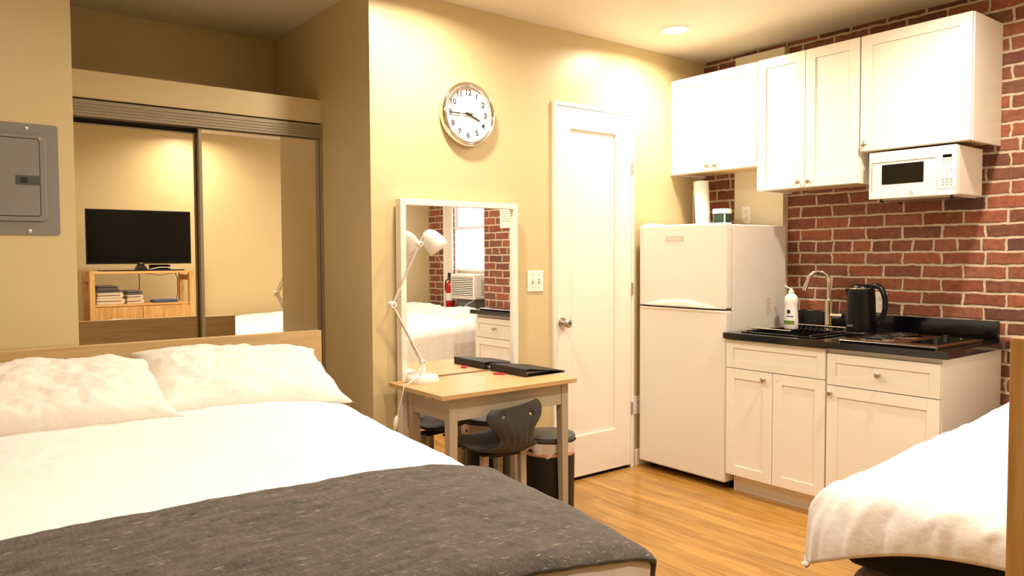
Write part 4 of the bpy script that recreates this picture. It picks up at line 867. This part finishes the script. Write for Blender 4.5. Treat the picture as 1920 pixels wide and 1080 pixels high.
# ------------------------------------------------------------------ second bed beside the kitchen
b2 = thing('sofa_bed', 'low bed with a mauve grey upholstered base beside the kitchen counter', 'bed', (3.1, .38, 0))
B(2.066, 4.22, -.36, 1.115, .05, .452).build('upholstered_base', 'grey_fabric', b2, bevel=.06, seg=5)
for xx in (2.12, 4.10):
    for yy in (-.27, 1.0): MB().cyl((xx, yy, 0), (xx, yy, .06), .022, 14).build('foot', 'black_matte', b2)
B(2.075, 4.22, -.35, 1.125, .452, .585).build('mattress', 'black_fabric', b2, bevel=.03, seg=4)
def top2(x, y):
    s = min(1, abs((y - .40) / .80)); return .680 + .078 * (x - 2.1) / 1.3 + .035 * (1 - s ** 2.4)
def f2(u, v):
    # u runs along X from foot (0) to head (1), v across from Y max (0) to Y min (1)
    r = .085; dx, dy = .028, .30
    X1 = 4.16; Lx = X1 - 2.0 - r; T = Lx + r * PI / 2 + dx; t = (1 - u) * T
    if t < Lx: ox, dzx = t, 0
    elif t < Lx + r * PI / 2: q = (t - Lx) / r; ox, dzx = Lx + r * math.sin(q), r * (1 - math.cos(q))
    else: ox, dzx = Lx + r, r + t - Lx - r * PI / 2
    xq = X1 - ox; dyl = .03 + (dy - .03) * max(0, min(1, (xq - 2.15) / .5))
    hw = .80; S = hw - r + r * PI / 2 + dyl; s = (1 - 2 * v) * S; a = abs(s); sg = 1 if s >= 0 else -1
    if a < hw - r: oy, dzy = a, 0
    elif a < hw - r + r * PI / 2: q = (a - hw + r) / r; oy, dzy = hw - r + r * math.sin(q), r * (1 - math.cos(q))
    else: oy, dzy = hw, r + a - hw + r - r * PI / 2
    if ox > Lx and oy > hw - r:
        m_ = math.hypot(ox - Lx, oy - hw + r) / r
        m_ = ((ox - Lx) ** 4 + (oy - hw + r) ** 4) ** .25 / r
        if m_ > 1: ox = Lx + (ox - Lx) / m_; oy = hw - r + (oy - hw + r) / m_
    x, y = X1 - ox, .40 + sg * oy
    tip = math.exp(-((T - t) / .20) ** 2 - ((S - max(0, s)) / .30) ** 2)
    x -= .03 * tip * min(1, max(dzx, dzy) / r)
    z = top2(max(x, 2.0), y) - max(dzx, dzy) - .115 * tip * min(1, max(dzx, dzy) / r) ** 2
    n = .010 * fnoise(x * 3.1, y * 3.1, 9) + .006 * fnoise(x * 7 + y * 5, y * 9 - x * 4, 4) + .0035 * fnoise(x * 22, y * 24, 3)
    fr_ = max(0, 1 - (x - 2.0) / .5)
    n += fr_ * (.010 * fnoise(y * 9 + x * 12, x * 9 - y * 3, 5) + .006 * fnoise(y * 26 + x * 22, x * 14, 6) + .010 * math.exp(-((y - 1.08) / .05) ** 2) * math.sin(x * 20))
    if y < .45: x += .09 * min(1, (.45 - y) / .08) * max(0, 1 - (x - 2.0) / .3)
    y -= sg * n * .5 * min(1, dzy / .05); x -= n * 1.5 * min(1, dzx / .05)
    return (x, y, z + n * (1 if max(dzx, dzy) < .05 else .4))
d2 = MB().grid(f2, 220, 190).build('duvet', 'linen', smooth=70, solid=.012, off=-1)
tag(d2, 'white rumpled duvet hanging over the low bed beside the kitchen', 'duvet')
pillow('white pillow at the head of the low bed, far side from the counter', (3.90, .02, .800), .66, .44, .15, R(0), R(90), R(0), 7, 'pillows on the low bed')
pillow('white pillow at the head of the low bed, on the side nearer the counter', (3.90, .72, .795), .66, .44, .15, R(0), R(90), R(0), 8, 'pillows on the low bed')

# ------------------------------------------------------------------ pine shelf with television (seen in the closet mirror; its post at the right edge of the view)
st = thing('shelf_unit', 'pine shelf unit carrying the television, its post at the right edge of the view', 'shelf unit', (1.61, .15, 0))
SX0, SX1, SYa, SYb, SZ = 1.187, 2.056, .02, .407, 1.221
pw = .056
for px_ in (SX0, SX1 - pw * .75):
    for py_ in (SYa, SYb - pw):
        p_ = B(px_, px_ + pw * .75, py_, py_ + pw, 0, SZ).build('post', 'pine', st, bevel=.002)
        xi = px_ + pw * .75 if px_ == SX0 else px_
        mb = MB()
        for k in range(34): zz = .10 + .032 * k; mb.cyl((xi - .0004, py_ + pw / 2, zz), (xi + .0004, py_ + pw / 2, zz), .0042, 8)
        mb.build('peg_holes', 'dark', p_)
for px_ in (SX0, SX1 - pw * .75):
    for zz in (.12, .62, 1.13): B(px_ + .006, px_ + pw * .75 - .006, SYa + pw, SYb - pw, zz, zz + .05).build('cross_rail', 'pine', st)
MB().lathe((SX0, .379, 1.136), (-1, 0, 0), [(0, 0), (.006, 0), (.005, .002), (0, .0025)], 14).build('bolt', 'steel_dark', st, smooth=40)
for zz in (.22, .925): B(SX0 + pw * .75, SX1 - pw * .75, SYa + .01, SYb - .02, zz - .018, zz).build('shelf', 'pineh', st, bevel=.001)
B(SX0 + pw * .75, SX1 - pw * .75, SYa, SYb - .002, 1.199, 1.219).build('top_shelf', 'pineh', st, bevel=.001)
B(SX0 + pw * .75, SX1 - pw * .75, SYa + .012, SYa + .018, .22, .907).build('back_panel', 'pineh', st)
for a, b in ((SX0 + pw * .75 + .002, 1.608), (1.612, SX1 - pw * .75 - .002)): B(a, b, SYb - .018, SYb - .002, .24, .902).build('cupboard_door', 'pine', st, bevel=.001)
tv = thing('television', 'black flat-screen television on the pine shelf unit, seen in the closet mirror', 'television', (1.645, .20, 1.236))
B(1.198, 2.088, .185, .215, 1.300, 1.795).build('casing', 'black_plastic', tv, bevel=.003)
B(1.206, 2.080, .2145, .2165, 1.318, 1.787).build('screen', 'tv', tv)
B(1.35, 1.94, .145, .187, 1.36, 1.70).build('rear_housing', 'black_matte', tv, bevel=.01)
B(1.300, 1.995, .085, .330, 1.236, 1.246).build('stand_base', 'black_plastic', tv, bevel=.003)
MB().taper((1.645, .20, 1.246), (.055, .030), (1.645, .195, 1.31), (.020, .012)).build('stand_neck', 'black_plastic', tv, bevel=.004)
B(1.630, 1.662, .2165, .2170, 1.305, 1.310).build('logo_bar', 'screw', tv)
cx = MB().tube([(1.70, .30, 1.250), (1.78, .31, 1.268), (1.86, .32, 1.266), (1.94, .31, 1.251), (1.975, .30, 1.250)], .004, 8).build('cable', 'white_plastic', smooth=60); tag(cx, 'white cable lying on the pine shelf below the television', 'cable')
bx = thing('media_box', 'small black box with a red end behind the television base', 'box', (1.85, .05, 1.236)); B(1.75, 1.91, .030, .078, 1.236, 1.292).build('case', 'black_matte', bx, bevel=.003); B(1.911, 1.932, .032, .076, 1.238, 1.290).build('red_end', 'red', bx)
def cbl(name, pts, m, label): o = MB().tube(pts, .0035, 8).build(name, m, smooth=60); tag(o, label, 'cable')
cbl('cable', [(1.655, .06, 1.194), (1.66, .06, 1.12), (1.655, .06, 1.02), (1.65, .06, .93)], 'black_matte', 'black cable hanging down inside the pine shelf, behind the towels')
cbl('cable', [(1.965, .10, 1.194), (1.975, .15, 1.15), (1.97, .17, 1.0), (1.96, .16, .93)], 'black_matte', 'black cable hanging beside the right post of the pine shelf in the mirror')
cbl('cable', [(1.68, .20, 1.193), (1.73, .22, 1.19), (1.80, .23, 1.175), (1.88, .22, 1.19), (1.92, .20, 1.193)], 'peach', 'thin pinkish cable sagging under the top board of the pine shelf')
def towel(x0, x1, y0, y1, z, h, m, label, flip=1):
    tk = h * .30; r = h / 2 - tk / 2; n = 12; c = []
    L_ = x1 - x0 - h / 2
    outer = [(0, h)] + [(L_ + h / 2 * math.sin(R(a)), h / 2 + h / 2 * math.cos(R(a))) for a in range(0, 181, 15)] + [(0, 0)]
    inner = [(0, h / 2 - .003)] + [(L_ - .01, h / 2 - .003), (L_ - .004, h / 2), (L_ - .01, h / 2 + .003)] + [(0, h / 2 + .003)]
    poly = outer + inner
    ori = (x0, y0, z) if flip > 0 else (x1, y0, z)
    o = MB().prism(poly, ori, (flip, 0, 0), (0, 0, 1), (0, 1, 0), y1 - y0).build('folded_towel', m, bevel=.006, seg=3, smooth=60, origin=((x0 + x1) / 2, (y0 + y1) / 2, z)); tag(o, label, 'towel', 'towels folded on the pine shelf')
for k, (m_, lb) in enumerate([('towel_white', 'cream folded towel at the bottom of the larger stack in the pine shelf'), ('towel_white', 'cream folded towel second from the bottom of the larger stack'), ('towel_grey', 'grey folded towel third up in the larger stack'), ('towel_grey', 'grey folded towel on top of the larger stack')]):
    towel(1.250 + .006 * (k % 2), 1.478 - (.0, .01, .03, .05)[k], .06, .345, .926 + (0, .052, .103, .135)[k], (.051, .050, .031, .028)[k], m_, lb)
for k, (m_, lb) in enumerate([('towel_white', 'cream folded towel at the bottom of the smaller stack in the pine shelf'), ('towel_white', 'cream folded towel second from the bottom of the smaller stack'), ('towel_grey', 'grey folded towel on top of the smaller stack')]):
    towel(1.492 + .004 * k, 1.635 - .006 * k, .10, .355, .926 + (0, .040, .079)[k], (.039, .038, .036)[k], m_, lb)
nb = thing('notebook_stack', 'flat dark blue folder lying in the pine shelf right of the towels', 'folder', (1.83, .25, .926))
B(1.72, 1.93, .16, .34, .926, .938).build('folder', 'grey_dark', nb, bevel=.002); B(1.73, 1.925, .17, .335, .938, .950).build('booklet', 'label_blue', nb, bevel=.002)

for o_ in (tv, bx, cx): o_.location.z -= .017
